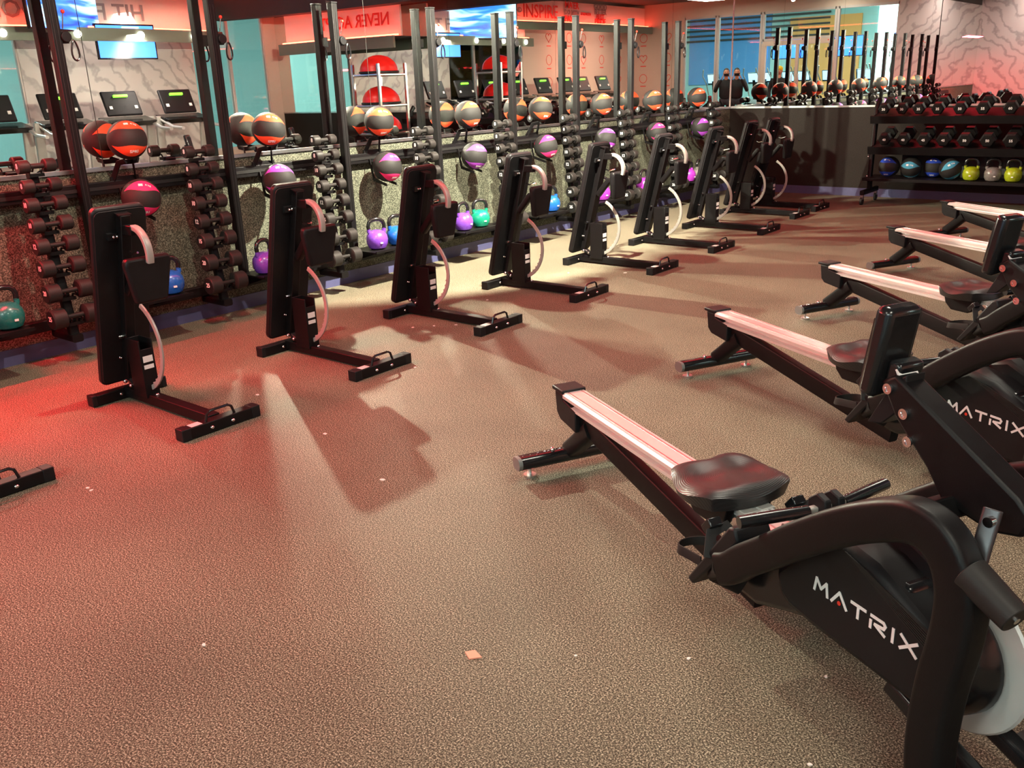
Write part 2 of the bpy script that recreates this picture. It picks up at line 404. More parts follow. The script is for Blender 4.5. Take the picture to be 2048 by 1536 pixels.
# ------------------------------------------------------------------ hall beyond the glass
struct(MB().span((-9, -12, -0.12), (12, YB-0.1, -0.02)).span((XR+0.2, YB-0.1, -0.12), (12, 14, -0.02)).build('floor_hall', HALLF))
struct(MB().span((-9, -12.2, -0.1), (12, -12, 4.6)).build('wall_hall_back', TEAL))
struct(MB().span((12, -12, -0.1), (12.2, 14, 4.6)).build('wall_hall_right', TEAL))
struct(MB().span((-9.2, -12, -0.1), (-9, YB-0.1, 4.6)).build('wall_hall_left', ORANGEW))
struct(MB().span((XR+0.2, 14, -0.1), (12, 14.2, 4.6)).build('wall_hall_end', TEAL))
struct(MB().span((-9, -12, 4.5), (12, YB-0.12, 4.6)).span((XR+0.12, YB-0.12, 4.5), (12, 14, 4.6)).build('ceiling_hall', WHITEPL))
struct(MB().span((0.8, -11.99, 0), (3.6, -11.9, 3.6)).build('wall_hall_orange', ORANGEW))
struct(MB().span((-0.7, -11.99, 0), (0.2, -11.95, 4.4)).build('window_7', mat('daylit_window', (1, 1, 1), 0.5, emit=(0.85, 0.95, 1.0), es=2.5)))
struct(MB().span((4.4, -11.99, 1.2), (7.4, -11.95, 4.4)).build('wall_hall_blue', mat('blue_paint', (0.12, 0.34, 0.72), 0.7)))
for z_ in (2.9, 3.1, 3.3, 3.5, 3.7, 3.9): struct(MB().span((2.0, -11.93, z_), (7.6, -11.88, z_+0.07)).build('trim_hall_slat', DARKPL))
for (x, y, a, b) in [(-4, -4, 2.4, 0.5), (0, -4, 2.4, 0.5), (4, -4, 2.4, 0.5), (-4, -8.5, 2.4, 0.5), (0, -8.5, 2.4, 0.5), (4, -8.5, 2.4, 0.5), (8, 1, 0.5, 2.4), (8, 5.5, 0.5, 2.4), (8, 10.5, 0.5, 2.4)]:
    t = MB().box((x, y, 4.47), (a, b, 0.05)).build('hall_ceiling_light', HALLL)
    tag(t, 'white rectangular ceiling light in the bright hall behind the glass', 'ceiling light', 'ceiling lights in the hall behind the glass')

# ------------------------------------------------------------------ curved ceiling bulkhead with red cove strip and lettering
def arc(cx, cy_, r, a0, a1, n): return [(cx+r*math.cos(math.radians(a0+(a1-a0)*k/n)), cy_+r*math.sin(math.radians(a0+(a1-a0)*k/n))) for k in range(n+1)]
def bandp(pts, z0, z1, th):
    return MB().sweep([(x, y, (z0+z1)/2) for x, y in pts], [(-th/2, -(z1-z0)/2), (th/2, -(z1-z0)/2), (th/2, (z1-z0)/2), (-th/2, (z1-z0)/2)], up=(0, 0, 1))
def wave(x0, amp, ya, yb, n=16): return [(x0 + amp*math.sin(PI*k/n), ya+(yb-ya)*k/n) for k in range(n+1)]
BN = [0]
def bulkhead(pts, back, zb, label):
    # grey fascia with a soffit, red strip on top of it, white lettered band set back above
    q = [(x+back[0], y+back[1]) for x, y in pts]; q2 = [(x+back[0]*2.6, y+back[1]*2.6) for x, y in pts]
    k = BN[0]; BN[0] += 3
    struct(bandp(pts, zb, zb+0.20, 0.05).build('trim_%d' % (10+k), GREYPL))
    struct(MB().prism(pts + list(reversed(q2)), zb+0.185, zb+0.195, 'z').build('trim_%d' % (11+k), DARKPL))
    struct(bandp(q, zb+0.2, zb+0.75, 0.04).build('trim_%d' % (12+k), WHITEPL))
    q3 = [(x+back[0]*0.5, y+back[1]*0.5) for x, y in pts]
    tag(bandp(q3, zb+0.205, zb+0.23, 0.04).build('cove_light_strip', LEDR), label, 'light strip')
bulkhead(wave(3.3, -0.35, 4.8, 10.4), (0.28, 0), 2.45, 'glowing red light strip on the lower curved band seen at the upper left of the mirror')
bulkhead(wave(3.3, -0.15, YB+0.02, 5.6), (0.28, 0), 2.86, 'glowing red light strip under the INSPIRE lettering')
bulkhead([(0.2, 11.75), (1.2, 11.7), (2.4, 11.68), (3.4, 11.75)], (0, 0.2), 2.24, 'glowing red light strip under the reversed red lettering')
struct(bandp([(4.15, 10.9), (2.6, 11.25), (1.0, 11.4), (-0.6, 11.4), (-2.2, 11.2)], 2.9, 3.3, 0.3).build('trim_20', DARKPL))
tag(bandp([(4.15, 10.9), (2.6, 11.25), (1.0, 11.4), (-0.6, 11.4), (-2.2, 11.2)], 3.31, 3.34, 0.34).build('cove_light_strip', LEDR), 'glowing red light strip above the dark band of the far wall', 'light strip')
# bulkhead with downlights over the mirrored wall
struct(MB().span((XW, YB, 3.15), (XW+0.55, YF, 3.45)).build('trim_8', DARKPL))
tag(MB().span((XW+0.5, YB, 3.46), (XW+0.54, YF, 3.49)).build('cove_light_strip', LEDR), 'glowing red light strip above the left mirror wall', 'light strip')
dl = MB().cyl((0, 0, 0), (0, 0, 0.02), 0.06)
dlo = dl.build('downlight', LEDW)
first = True
for k in range(5):
    y = 5.3+k*1.1
    o = dlo if first else dlo.copy()
    if not first: C.objects.link(o)
    first = False
    o.rotation_euler = (0, -PI/2, 0); o.location = (3.24-0.33*math.sin(PI*(y-4.8)/5.6), y, 2.55)
    tag(o, 'round white downlight set in the ceiling band, seen only in the mirrors', 'downlight', 'round downlights on the ceiling band')
# lettering
def letter_x(s, y, z, size, m=REDP, bold=0.004):   # on the right band, facing -x, read towards -y
    tag(text_obj('wall_lettering', s, size, basis((0, -1, 0), (0, 0, 1), (-1, 0, 0), (3.40 if y < 5.7 else 3.22, y, z+(0.33 if y < 5.7 else -0.1))), m, depth=0.004, bold=bold), 'lettering %s on the white ceiling band, seen in the mirror' % s, 'wall lettering')
letter_x('INSPIRE', 4.3, 2.98, 0.46); letter_x('DIG', 5.6, 3.0, 0.2, GREYT); letter_x('FIND', 5.3, 3.0, 0.17, GREYT)
letter_x('MATTER', 2.75, 3.19, 0.24); letter_x('DO IT WITH', 2.75, 3.01, 0.17, GREYT); letter_x('PASSION', 2.75, 2.84, 0.24)
letter_x('GOOD', 1.2, 3.2, 0.22, GREYT); letter_x('BETTER', 1.2, 3.07, 0.19, GREYT); letter_x('BEST', 1.2, 2.94, 0.2); letter_x('PRIDE', 1.2, 2.81, 0.22)
letter_x('STRENGTH', 1.95, 3.0, 0.1); letter_x('HIT FAST LOOK', 7.6, 3.0, 0.36, GREYT)
def letter_y(s, x, z, size, m=REDP):
    tag(text_obj('wall_lettering', s, size, basis((1, 0, 0), (0, 0, 1), (0, -1, 0), (x, 11.83, z)), m, depth=0.004, bold=0.004), 'red lettering %s on the far ceiling band, reversed in the mirror' % s, 'wall lettering')
letter_y('NEVER ACEPT', 1.3, 2.72, 0.3)

# televisions under the band
def tv(loc, rz, sw, sh, label, m):
    t = empty('television', loc, rz); tag(t, label, 'television')
    MB().box((0, 0, 0), (sw+0.05, 0.05, sh+0.05)).build('screen_frame', BLACKG, t, bev=0.005)
    MB().box((0, -0.027, 0), (sw, 0.004, sh)).build('screen', m, t)
    MB().box((0, 0.08, 0), (0.2, 0.12, 0.2)).build('bracket', BLACK, t)
def tvmat(name, seed, c2):
    m = mat(name, (0.02, 0.02, 0.05), 0.3, emit=(0.1, 0.3, 1), es=2.0); nt = m.node_tree; b = nt.nodes['Principled BSDF']
    tc = nt.nodes.new('ShaderNodeTexCoord'); mp_ = nt.nodes.new('ShaderNodeMapping'); mp_.inputs['Scale'].default_value = (1, 1, 5); mp_.inputs['Location'].default_value = (seed, 0, 0)
    n = nt.nodes.new('ShaderNodeTexNoise'); n.inputs['Scale'].default_value = 1.2; n.inputs['Distortion'].default_value = 0.8
    cr = nt.nodes.new('ShaderNodeValToRGB'); e = cr.color_ramp.elements; e[0].position = 0.3; e[0].color = (0.0, 0.03, 0.5, 1); e[1].position = 0.62; e[1].color = (*c2, 1)
    x = e.new(0.47); x.color = (0.02, 0.25, 1.0, 1)
    nt.links.new(tc.outputs['Object'], mp_.inputs[0]); nt.links.new(mp_.outputs[0], n.inputs['Vector']); nt.links.new(n.outputs[0], cr.inputs[0]); nt.links.new(cr.outputs[0], b.inputs['Emission Color'])
    return m
TVM = tvmat('television_picture', 2.0, (0.5, 0.75, 1.0))
TVM2 = tvmat('television_picture_pink', 5.0, (0.9, 0.05, 0.5))
tv((2.9, 7.4, 3.08), -PI/2-0.5, 1.9, 0.95, 'large television with a blue and pink picture hanging below the ceiling', TVM)
tv((3.1, 8.4, 2.45), -PI/2, 1.0, 0.5, 'wide television with a blue picture seen in the left mirror', SCREENB)

# ------------------------------------------------------------------ storage rail with ball brackets, shelves
PITCH = 1.1075
POLE_Y = [4.90 + 1.1075*(k-2) for k in range(8)]
BALL_Y = [3.133 + 1.1207*k for k in range(8)]
COL_Y = [2.50 + 1.1075*k for k in range(9)]     # dumbbell columns, centre
rail = empty('storage_rail', (XW, 6.0, 0)); tag(rail, 'long black steel storage rail running along the mirrored left wall', 'storage rail')
Y0, Y1 = 0.9, 11.75
for (x, z, h, wd) in ((0.035, 1.03, 0.08, 0.05), (0.07, 0.225, 0.07, 0.06)):
    MB().box((x, (Y0+Y1)/2-6, z), (wd, Y1-Y0, h)).build('rail_beam', BLACK, rail, bev=0.004)
    if z > 1: MB().box((x+0.027, (Y0+Y1)/2-6, z), (0.006, Y1-Y0, 0.022)).build('rail_groove', FACEB, rail)
def bracket(y, z, parent, low):
    b = MB()
    for s in (-1, 1):
        b.rtube([(0.04, y-6+s*0.085, 1.06 if not low else 0.99), (0.10, y-6+s*0.05, z-0.14), (0.18, y-6+s*0.045, z-0.128)], 0.012, 0.035)
    b.box((0.05, y-6, 1.05), (0.012, 0.2, 0.09))
    b.rtube([(0.10, y-6-0.05, z-0.14), (0.10, y-6+0.05, z-0.14)], 0.012, 0.03)
    b.build('ball_bracket', BLACK, parent)
for y in BALL_Y:
    bracket(y, 1.325, rail, False)
    b = MB()
    for s in (-1, 1): b.prism([(0.06, 1.02), (0.10, 0.84), (0.26, 0.80), (0.26, 0.82), (0.11, 0.865), (0.075, 1.02)], y-6+s*0.055-0.005, y-6+s*0.055+0.005)
    b.build('ball_bracket', BLACK, rail)
KBP = [(1.2, 'teal'), (2.13, 'teal'), (3.2, 'blue'), (3.98, 'purple'), (5.12, 'purple'), (5.35, 'blue'), (6.21, 'purple'), (6.45, 'green'), (7.59, 'blue'), (8.55, 'magenta'), (9.44, 'magenta'), (9.72, 'grey'), (10.56, 'magenta'), (10.83, 'grey')]
for y0 in [1.95] + [5.23 + 1.1075*k for k in range(-2, 6)]:
    b = MB().box((0.285, y0-6, 0.30), (0.31, 0.52, 0.012)).box((0.285+0.155, y0-6, 0.306), (0.01, 0.52, 0.02))
    for s in (-1, 1): b.prism([(0.09, 0.295), (0.40, 0.295), (0.09, 0.2)], y0-6+s*0.15, y0-6+s*0.158)
    b.build('kettlebell_shelf', BLACK, rail)

# uprights (pairs of tall square posts with a sliding pulley and carabiner)
def make_post(side):
    t = empty('cable_post')
    MB().box((0, 0, 1.25), (0.058, 0.058, 1.96)).build('upright', BLACK, t, bev=0.005)
    b = MB()
    for s in (-1, 1): b.box((0.0295, s*0.012, 1.23), (0.002, 0.004, 1.9))
    b.build('upright_groove', FACEB, t)
    MB().box((0, 0, 2.235), (0.062, 0.062, 0.012)).build('end_cap', SATIN, t, bev=0.003)
    s = side
    p = MB().box((0.0, s*0.045, 1.955), (0.05, 0.05, 0.075)).cyl((-0.0, s*0.05, 1.955), (0.045, s*0.05, 1.955), 0.032)
    p.build('pulley', SATIN, t, bev=0.004)
    c = []
    for k in range(16):
        a = 2*PI*k/16; c.append((0.05, s*(0.085+0.022*math.cos(a)*(1.0-0.35*math.sin(a))), 1.875+0.058*math.sin(a)))
    MB().tube(c, 0.006, 8, True).build('carabiner', BLACKG, t)
    MB().cyl((0.03, s*0.04, 2.0), (0.045, s*0.05, 2.09), 0.004, n=8).build('pin_stem', STEEL, t)
    MB().sph((0.046, s*0.051, 2.098), 0.012).build('pin_knob', REDP, t)
    return t
postR = make_post(1)
NTH = ['first', 'second', 'third', 'fourth', 'fifth', 'sixth', 'seventh', 'eighth', 'ninth', 'tenth']
for side, pr in ((1, postR),):
    T = tree(pr)
    for k, y in enumerate(POLE_Y):
        o = T[0] if k == 0 else dup(T)[0]
        o.location = (XW+0.095, y + side*0.135, 0)
        tag(o, 'tall black steel post with a carabiner pulley, %s from the left along the mirror' % NTH[k], 'post', 'tall black cable posts along the mirror wall')
b = MB()

# dumbbells in columns
def make_db(num, r, L):
    t = empty('dumbbell')
    hl = L*0.30
    for s in (-1, 1):
        a, e = s*(L/2-hl), s*L/2
        R = Matrix.Rotation(-PI/2*s, 3, 'X')
        MB().lathe([(r*0.86, L/2-hl), (r, L/2-hl+0.006), (r, L/2-0.006), (r*0.9, L/2)], n=28, R=R).build('dumbbell_head', CHAR, t)
        MB().cyl((0, s*L/2, 0), (0, s*(L/2+0.0015), 0), r*0.88, n=28).build('end_face', FACEB, t)
    MB().cyl((0, -L/2+hl, 0), (0, L/2-hl, 0), 0.0155, n=12).build('grip', STEEL if False else CHAR, t)
    text_obj('weight_number', num, 0.042, basis((1, 0, 0), (0, 0, 1), (0, -1, 0), (0, -L/2-0.002, 0.005)), WHITE, t, 0.0008, 0.0008)
    return t
SIZES = [('8', .040, .22), ('8', .042, .225), ('10', .045, .24), ('10', .047, .245), ('12', .050, .255), ('15', .053, .265), ('20', .057, .28), ('25', .062, .295)]
DBZ = [1.215, 1.10, 0.99, 0.87, 0.745, 0.612, 0.462, 0.305]
DBT = []
for (n_, r_, L_) in SIZES: DBT.append(make_db(n_, r_, L_))
DT = [tree(t) for t in DBT]
ROWN = ['topmost', 'second from the top', 'third from the top', 'fourth from the top', 'fourth from the bottom', 'third from the bottom', 'second from the bottom', 'lowest']
def ladder_proto():
    t = empty('dumbbell_stand')
    b = MB().rtube([(0.05, 0, 0.16), (0.33, 0, 0.16)], 0.07, 0.05).build('foot', BLACK, t)
    MB().rtube([(0.285, 0, 0.16), (0.14, 0, 1.17)], 0.06, 0.05, up=(1, 0, 0.1)).build('upright', BLACK, t)
    for z in DBZ:
        x = xoff(z)
        bb = MB()
        for s in (-1, 1):
            bb.rtube([(x-0.035, s*0.035, z-0.05), (x-0.02, s*0.035, z-0.024), (x+0.02, s*0.035, z-0.024), (x+0.035, s*0.035, z-0.005)], 0.008, 0.01)
        bb.box((x-0.03, 0, z-0.05), (0.05, 0.09, 0.02))
        bb.build('saddle', BLACK, t)
    return t
def xoff(z): return 0.34 - (z-0.3)*0.12/0.9
LT = tree(ladder_proto())
for k, y in enumerate(COL_Y):
    o = LT[0] if k == 0 else dup(LT)[0]
    o.location = (XW+0.0, y, 0)
    tag(o, 'leaning black stand holding the %s column of dumbbells from the left' % NTH[k], 'dumbbell stand', 'dumbbell stands along the left wall')
    for j, z in enumerate(DBZ):
        q = DT[j][0] if k == 0 else dup(DT[j])[0]
        q.location = (XW+xoff(z)+0.0, y, z+0.004)
        tag(q, 'charcoal round-head dumbbell, %s in the %s column from the left' % (ROWN[j], NTH[k]), 'dumbbell', 'dumbbells in the columns on the left wall')

# medicine balls: dark ball with two coloured bands
def ballmat(name, col, dark=(0.020, 0.020, 0.0195)):
    m = mat(name, dark, 0.62, bump=0.35, bscale=350, spec=0.25); nt = m.node_tree; b = nt.nodes['Principled BSDF']; L = nt.links
    tc = nt.nodes.new('ShaderNodeTexCoord'); sp = nt.nodes.new('ShaderNodeSeparateXYZ'); L.new(tc.outputs['Object'], sp.inputs[0])
    # lens-shaped coloured panels: |z| between curves that pinch towards the poles on the Y axis
    def mth(op, a, b_=None, v=None):
        n = nt.nodes.new('ShaderNodeMath'); n.operation = op
        L.new(a, n.inputs[0])
        if b_ is not None: L.new(b_, n.inputs[1])
        if v is not None: n.inputs[1].default_value = v
        return n.outputs[0]
    ang = nt.nodes.new('ShaderNodeMath'); ang.operation = 'ARCTAN2'; L.new(sp.outputs[2], ang.inputs[0]); L.new(mth('ABSOLUTE', sp.outputs[0]), ang.inputs[1])
    a = mth('ABSOLUTE', ang.outputs[0])
    a = mth('SUBTRACT', a, v=0.80); a = mth('ABSOLUTE', a)
    y2 = mth('MULTIPLY', sp.outputs[1], sp.outputs[1]); y2 = mth('MULTIPLY', y2, v=1/0.0125); y2 = mth('MULTIPLY', y2, v=-0.36); lim = mth('ADD', y2, v=0.36)
    c = mth('LESS_THAN', a, lim)
    mx = nt.nodes.new('ShaderNodeMix'); mx.data_type = 'RGBA'; mx.inputs[6].default_value = (*dark, 1); mx.inputs[7].default_value = (*col, 1)
    L.new(c, mx.inputs[0]); L.new(mx.outputs[2], b.inputs['Base Color'])
    return m
BO = ballmat('orange_band_ball', (0.80, 0.085, 0.03)); BP = ballmat('purple_band_ball', (0.30, 0.05, 0.42)); BK = ballmat('pink_band_ball', (0.72, 0.03, 0.16))
BBL = ballmat('blue_band_ball', (0.02, 0.06, 0.45)); BTL = ballmat('teal_band_ball', (0.05, 0.28, 0.42))
def make_ball(m, r=0.124):
    t = MB().sph((0, 0, 0), r, u=36, v=20).build('medicine_ball', m)
    tb = MB()
    a = math.radians(46)
    M = Matrix.Translation((r*math.cos(a), 0.015, r*math.sin(a))) @ Matrix((Vector((0, 1, 0)), Vector((-math.sin(a), 0, math.cos(a))), Vector((math.cos(a), 0, math.sin(a))))).transposed().to_4x4()
    lab = MB(); lab.b.free(); lab = MB()
    def patch(u, v):
        yy = -0.03 + u*0.028; aa = a + (v-0.5)*0.17
        d = Vector((math.cos(aa), yy/r, math.sin(aa))).normalized()*(r+0.0006); return d
    lab.grid(patch, 6, 6); lab.build('label_patch', STICK, t)
    def curved(s, size, aa0, yc):
        me = text_mesh(s, size, 0.0004, 0.0006); b = MB(); b.add_mesh(me)
        for v in b.b.verts:
            yy = yc + v.co.x; ang = aa0 + v.co.y/r
            v.co = Vector((math.cos(ang)*math.sqrt(max(0, 1-(yy/r)**2)), yy/r, math.sin(ang)*math.sqrt(max(0, 1-(yy/r)**2)))).normalized()*(r+0.0008+v.co.z)
        return b
    curved('4 kg', 0.022, a, 0.03).build('weight_print', STICK, t)
    curved('SPRI', 0.030, -a, 0.01).build('brand_print', WHITE, t)
    return t
bo, bp, bk = make_ball(BO), make_ball(BP), make_ball(BK)
TB = {'orange': tree(bo), 'purple': tree(bp), 'pink': tree(bk)}
used = set()
def put(kind, loc, rot, label, group):
    t = TB[kind]; o = t[0] if kind not in used else dup(t)[0]; used.add(kind)
    o.location = loc; o.rotation_euler = rot
    return tag(o, label, 'medicine ball', group)
for k, y in enumerate(BALL_Y):
    put('orange', (XW+0.165, y, 1.327), (random.uniform(-.15, .15), random.uniform(-.25, .15), random.uniform(-.5, -.1)), 'dark medicine ball with orange-red bands, %s from the left on the upper row' % NTH[k], 'orange banded medicine balls on the upper brackets')
    c = 'pink' if k in (0, 2, 4, 6) else 'purple'
    put(c, (XW+0.222, y, 0.955), (random.uniform(-.15, .15), random.uniform(-.2, .1), random.uniform(-.5, -.1)), 'dark medicine ball with %s bands, %s from the left on the lower row' % (c, NTH[k]), 'pink and purple banded medicine balls on the lower brackets')

# kettlebells
def make_kb(col, name):
    m = mat('kettlebell_'+name, col, 0.28, bump=0.2, bscale=60, coat=0.3)
    t = empty('kettlebell')
    MB().lathe([(0.05, 0), (0.072, 0.012), (0.088, 0.045), (0.092, 0.08), (0.085, 0.115), (0.062, 0.145), (0.03, 0.158)], n=28).build('bell', m, t)
    for k in (-1, 1): MB().tube([(0, k*0.055, 0.115), (0, k*0.068, 0.15), (0, k*0.066, 0.172)], 0.0165, 12).build('handle_horn', m, t)
    pts = [(0, -0.066, 0.165), (0, -0.07, 0.195), (0, -0.06, 0.225), (0, -0.035, 0.243), (0, 0, 0.248), (0, 0.035, 0.243), (0, 0.06, 0.225), (0, 0.07, 0.195), (0, 0.066, 0.165)]
    MB().tube(pts, 0.0165, 12).build('handle', BLACKG, t)
    MB().box((0.092, 0.008, 0.06), (0.004, 0.022, 0.012)).build('weight_label', WHITE, t)
    return t
KC = {'teal': (0.01, 0.16, 0.14), 'blue': (0.01, 0.10, 0.42), 'purple': (0.16, 0.05, 0.42), 'green': (0.005, 0.22, 0.13), 'magenta': (0.30, 0.03, 0.36), 'grey': (0.16, 0.15, 0.14), 'lime': (0.28, 0.36, 0.01)}
KT = {}
def put_kb(c, loc, rz, label, group):
    if c not in KT: KT[c] = tree(make_kb(KC[c], c)); o = KT[c][0]
    else: o = dup(KT[c])[0]
    o.location = loc; o.rotation_euler = (0, 0, rz); return tag(o, label, 'kettlebell', group)
WH = ['far left of the frame', 'at the left frame edge', 'beside the nearest bench', 'half hidden by the second bench', 'left of a pair before the third bench', 'half hidden by the third bench', 'left of the pair before the fourth bench', 'right of the pair before the fourth bench', 'partly hidden by the fourth bench', 'left of the sixth bench', 'left of the seventh bench', 'just left of the seventh bench', 'left of the eighth bench', 'last before the far corner']
for (y, c), wh in zip(KBP, WH):
    if wh.startswith('far left'): continue
    put_kb(c, (XW+0.30, y, 0.307), random.uniform(-.5, .2), '%s kettlebell on the low wall shelf, %s' % (c, wh), 'kettlebells on the low wall shelf')

# ------------------------------------------------------------------ folding benches standing upright
def make_bench():
    t = empty('exercise_bench')
    # base
    MB().box((0.0, 0, 0.032), (0.06, 0.40, 0.058)).build('rear_bar', BLACK, t, bev=0.004)
    for s in (-1, 1): MB().box((0, s*0.205, 0.033), (0.064, 0.03, 0.062)).build('end_cap', SATIN, t, bev=0.004)
    MB().box((0.43, 0, 0.04), (0.83, 0.062, 0.055)).build('base_beam', BLACK, t, bev=0.004)
    MB().box((0.88, 0, 0.032), (0.062, 0.40, 0.058)).build('front_bar', BLACK, t, bev=0.004)
    for s in (-1, 1): MB().box((0.88, s*0.2, 0.032), (0.066, 0.05, 0.062)).build('end_cap', SATIN, t, bev=0.004)
    MB().tube([(0.895, -0.085, 0.055), (0.895, -0.07, 0.10), (0.895, -0.05, 0.112), (0.895, 0.05, 0.112), (0.895, 0.07, 0.10), (0.895, 0.085, 0.055)], 0.007, 8).build('lift_handle', BLACKG, t)
    MB().box((0.88, -0.135, 0.0615), (0.045, 0.06, 0.002)).build('sticker', STICK, t)
    for c_ in ((0.912, -0.06, 0.03), (0.912, 0.06, 0.03), (0.32, 0, 0.069), (0.033, -0.055, 0.035)): MB().sph(c_, 0.011, (0.7, 1, 0.8), 10, 8).build('bolt', CHROME, t)
    # post
    p = MB()
    for s in (-1, 1): p.box((0.215, s*0.036, 0.21), (0.13, 0.008, 0.32))
    p.box((0.155, 0, 0.21), (0.01, 0.07, 0.32)); p.box((0.275, 0, 0.19), (0.01, 0.07, 0.26))
    p.build('post', BLACK, t, bev=0.002)
    for z, h in ((0.265, 0.034), (0.222, 0.022)): MB().box((0.281, 0.0, z), (0.002, 0.055, h)).build('warning_sticker', STICK, t)
    # back pad: a long padded board, its underside turned to the room
    a = Vector((0.015, 0, 0.095)); c = Vector((0.255, 0, 1.07)); d = (c-a).normalized(); n = Vector((d.z, 0, -d.x)); L = (c-a).length
    R = Matrix((n, Vector((0, 1, 0)), d)).transposed()
    def at(u, v, h): return a + n*u + Vector((0, v, 0)) + d*h
    poly = []
    W, H, r = 0.145, L, 0.035
    for (cx, cz, a0) in ((W-r, H-r, 0), (-(W-r), H-r, 90), (-(W-r), r, 180), (W-r, r, 270)):
        for k in range(6):
            g = math.radians(a0+18*k); poly.append((cx+r*math.cos(g), cz+r*math.sin(g)))
    m = MB(); m.prism(poly, -0.045, 0.0, 'x'); bmesh.ops.transform(m.b, matrix=Matrix.Translation(a) @ R.to_4x4(), verts=m.b.verts)
    m.build('back_pad', VINYL, t, bev=0.012)
    m = MB(); q = [(x*0.97, 0.015+z*0.97) for x, z in poly]; m.prism(q, 0.0, 0.008, 'x'); bmesh.ops.transform(m.b, matrix=Matrix.Translation(a) @ R.to_4x4(), verts=m.b.verts)
    m.build('backing_board', SATIN, t, bev=0.002)
    # spine under the back pad
    m = MB(); m.box(at(0.035, -0.0, L*0.5), (0.05, 0.055, L*0.94), R); m.build('pad_spine', BLACK, t, bev=0.004)
    m = MB(); m.box(at(0.03, 0.0, L-0.03), (0.055, 0.07, 0.006), R); m.build('top_plate', BLACK, t)
    # cross box and hook handle near the top
    MB().box((0.285, 0, 0.955), (0.17, 0.045, 0.05)).build('cross_tube', BLACK, t, bev=0.004)
    pts = [(0.36+0.115*math.sin(g)*1.0, 0.0, 0.845+0.125*math.cos(g)) for g in [math.radians(x) for x in range(0, 111, 10)]]
    MB().rtube(pts, 0.036, 0.028, up=(0, 0.0, 1) if False else None).build('hook_handle', SILVER, t)
    MB().tube([(0.30, -0.01, 0.845), (0.34, -0.02, 0.835), (0.40, -0.02, 0.85)], 0.006, 8).build('adjust_lever', CHROME, t)
    for v_ in (-0.055, -0.035): MB().sph(at(0.032, v_, L-0.145), 0.008, (1, 1, 1), 10, 8).build('bolt', CHROME, t)
    MB().box(at(0.02, -0.05, L-0.145), (0.02, 0.07, 0.035), R).build('hinge_plate', BLACKG, t)
    # seat pad hanging from the hook
    sp = MB(); poly = [(-0.085, 0.0), (0.085, 0.0), (0.125, 0.2), (0.118, 0.235), (-0.118, 0.235), (-0.125, 0.2)]
    sp.prism([(x, z) for x, z in poly], 0, 0.05, 'x')
    bmesh.ops.transform(sp.b, matrix=Matrix.Translation((0.395, 0, 0.60)) @ Matrix.Rotation(math.radians(4), 4, 'Y'), verts=sp.b.verts)
    sp.build('seat_pad', VINYL, t, bev=0.014)
    MB().rtube([(0.215, 0, 0.62), (0.33, 0, 0.75), (0.39, 0, 0.74)], 0.05, 0.05).build('seat_arm', BLACK, t)
    # ladder arc
    arc_ = []
    for k in range(15):
        g = math.radians(62-128*k/14); arc_.append((0.17+0.265*math.cos(g), 0.0, 0.335+0.255*math.sin(g)))
    ar = MB().rtube(arc_, 0.010, 0.026, rr=0.1)
    ar.build('adjustment_arc', SILVER, t)
    tt = MB()
    for k in range(8, 14):
        x, _, z = arc_[k]; v = Vector((0.17-x, 0, 0.335-z)).normalized(); tt.cyl(Vector((x, -0.004, z))+v*0.015, Vector((x, 0.004, z))+v*0.015, 0.006, n=8)
    tt.build('arc_notch', SILVER, t)
    for (x, z) in ((0.125, 0.575), (0.12, 0.375)): MB().cyl((x, -0.06, z), (x, -0.03, z), 0.011, n=12).build('pivot_bolt', CHROME, t)
    for (x, z, r) in ((0.08, 0.115, 0.013), (0.135, 0.10, 0.010), (0.07, 0.25, 0.007), (0.085, 0.25, 0.006)): MB().sph((x, -0.045, z), r, (1, 1, 1), 10, 8).build('bolt', CHROME, t)
    MB().rtube([(0.06, 0, 0.12), (0.12, 0.0, 0.085), (0.2, 0, 0.11)], 0.05, 0.03).build('lower_hinge', BLACKG, t)
    return t
BX = -4.70
BENCHY = [1.30, 2.318, 3.418, 4.529, 5.63, 6.777, 7.91, 9.06, 10.22, 10.88]
BTX = [-0.42+0.42-0.10, 0, 0.008, -0.004, -0.002, -0.012, -0.016, -0.04, -0.17, -0.18]
BT = tree(make_bench())
BL = ['black folding bench at the left frame edge, only its front foot showing', 'nearest full black folding bench, standing upright beside a blue kettlebell', 'second black upright bench from the left, in front of a purple banded ball',
      'third black upright bench from the left, with a blue kettlebell behind it', 'fourth black upright bench from the left, just right of the green kettlebell', 'fifth black upright bench from the left, midway along the row',
      'sixth black upright bench from the left', 'seventh black upright bench from the left, with a pink-lit floor behind', 'eighth black upright bench from the left, near the far corner', 'farthest black upright bench, half hidden behind the eighth']
for k, (y, dx) in enumerate(zip(BENCHY, BTX)):
    o = BT[0] if k == 0 else dup(BT)[0]
    o.location = (BX+dx, y, 0); tag(o, BL[k], 'exercise bench', 'upright folding benches in a row')
    if k == 9: o.rotation_euler = (0, 0, 0)

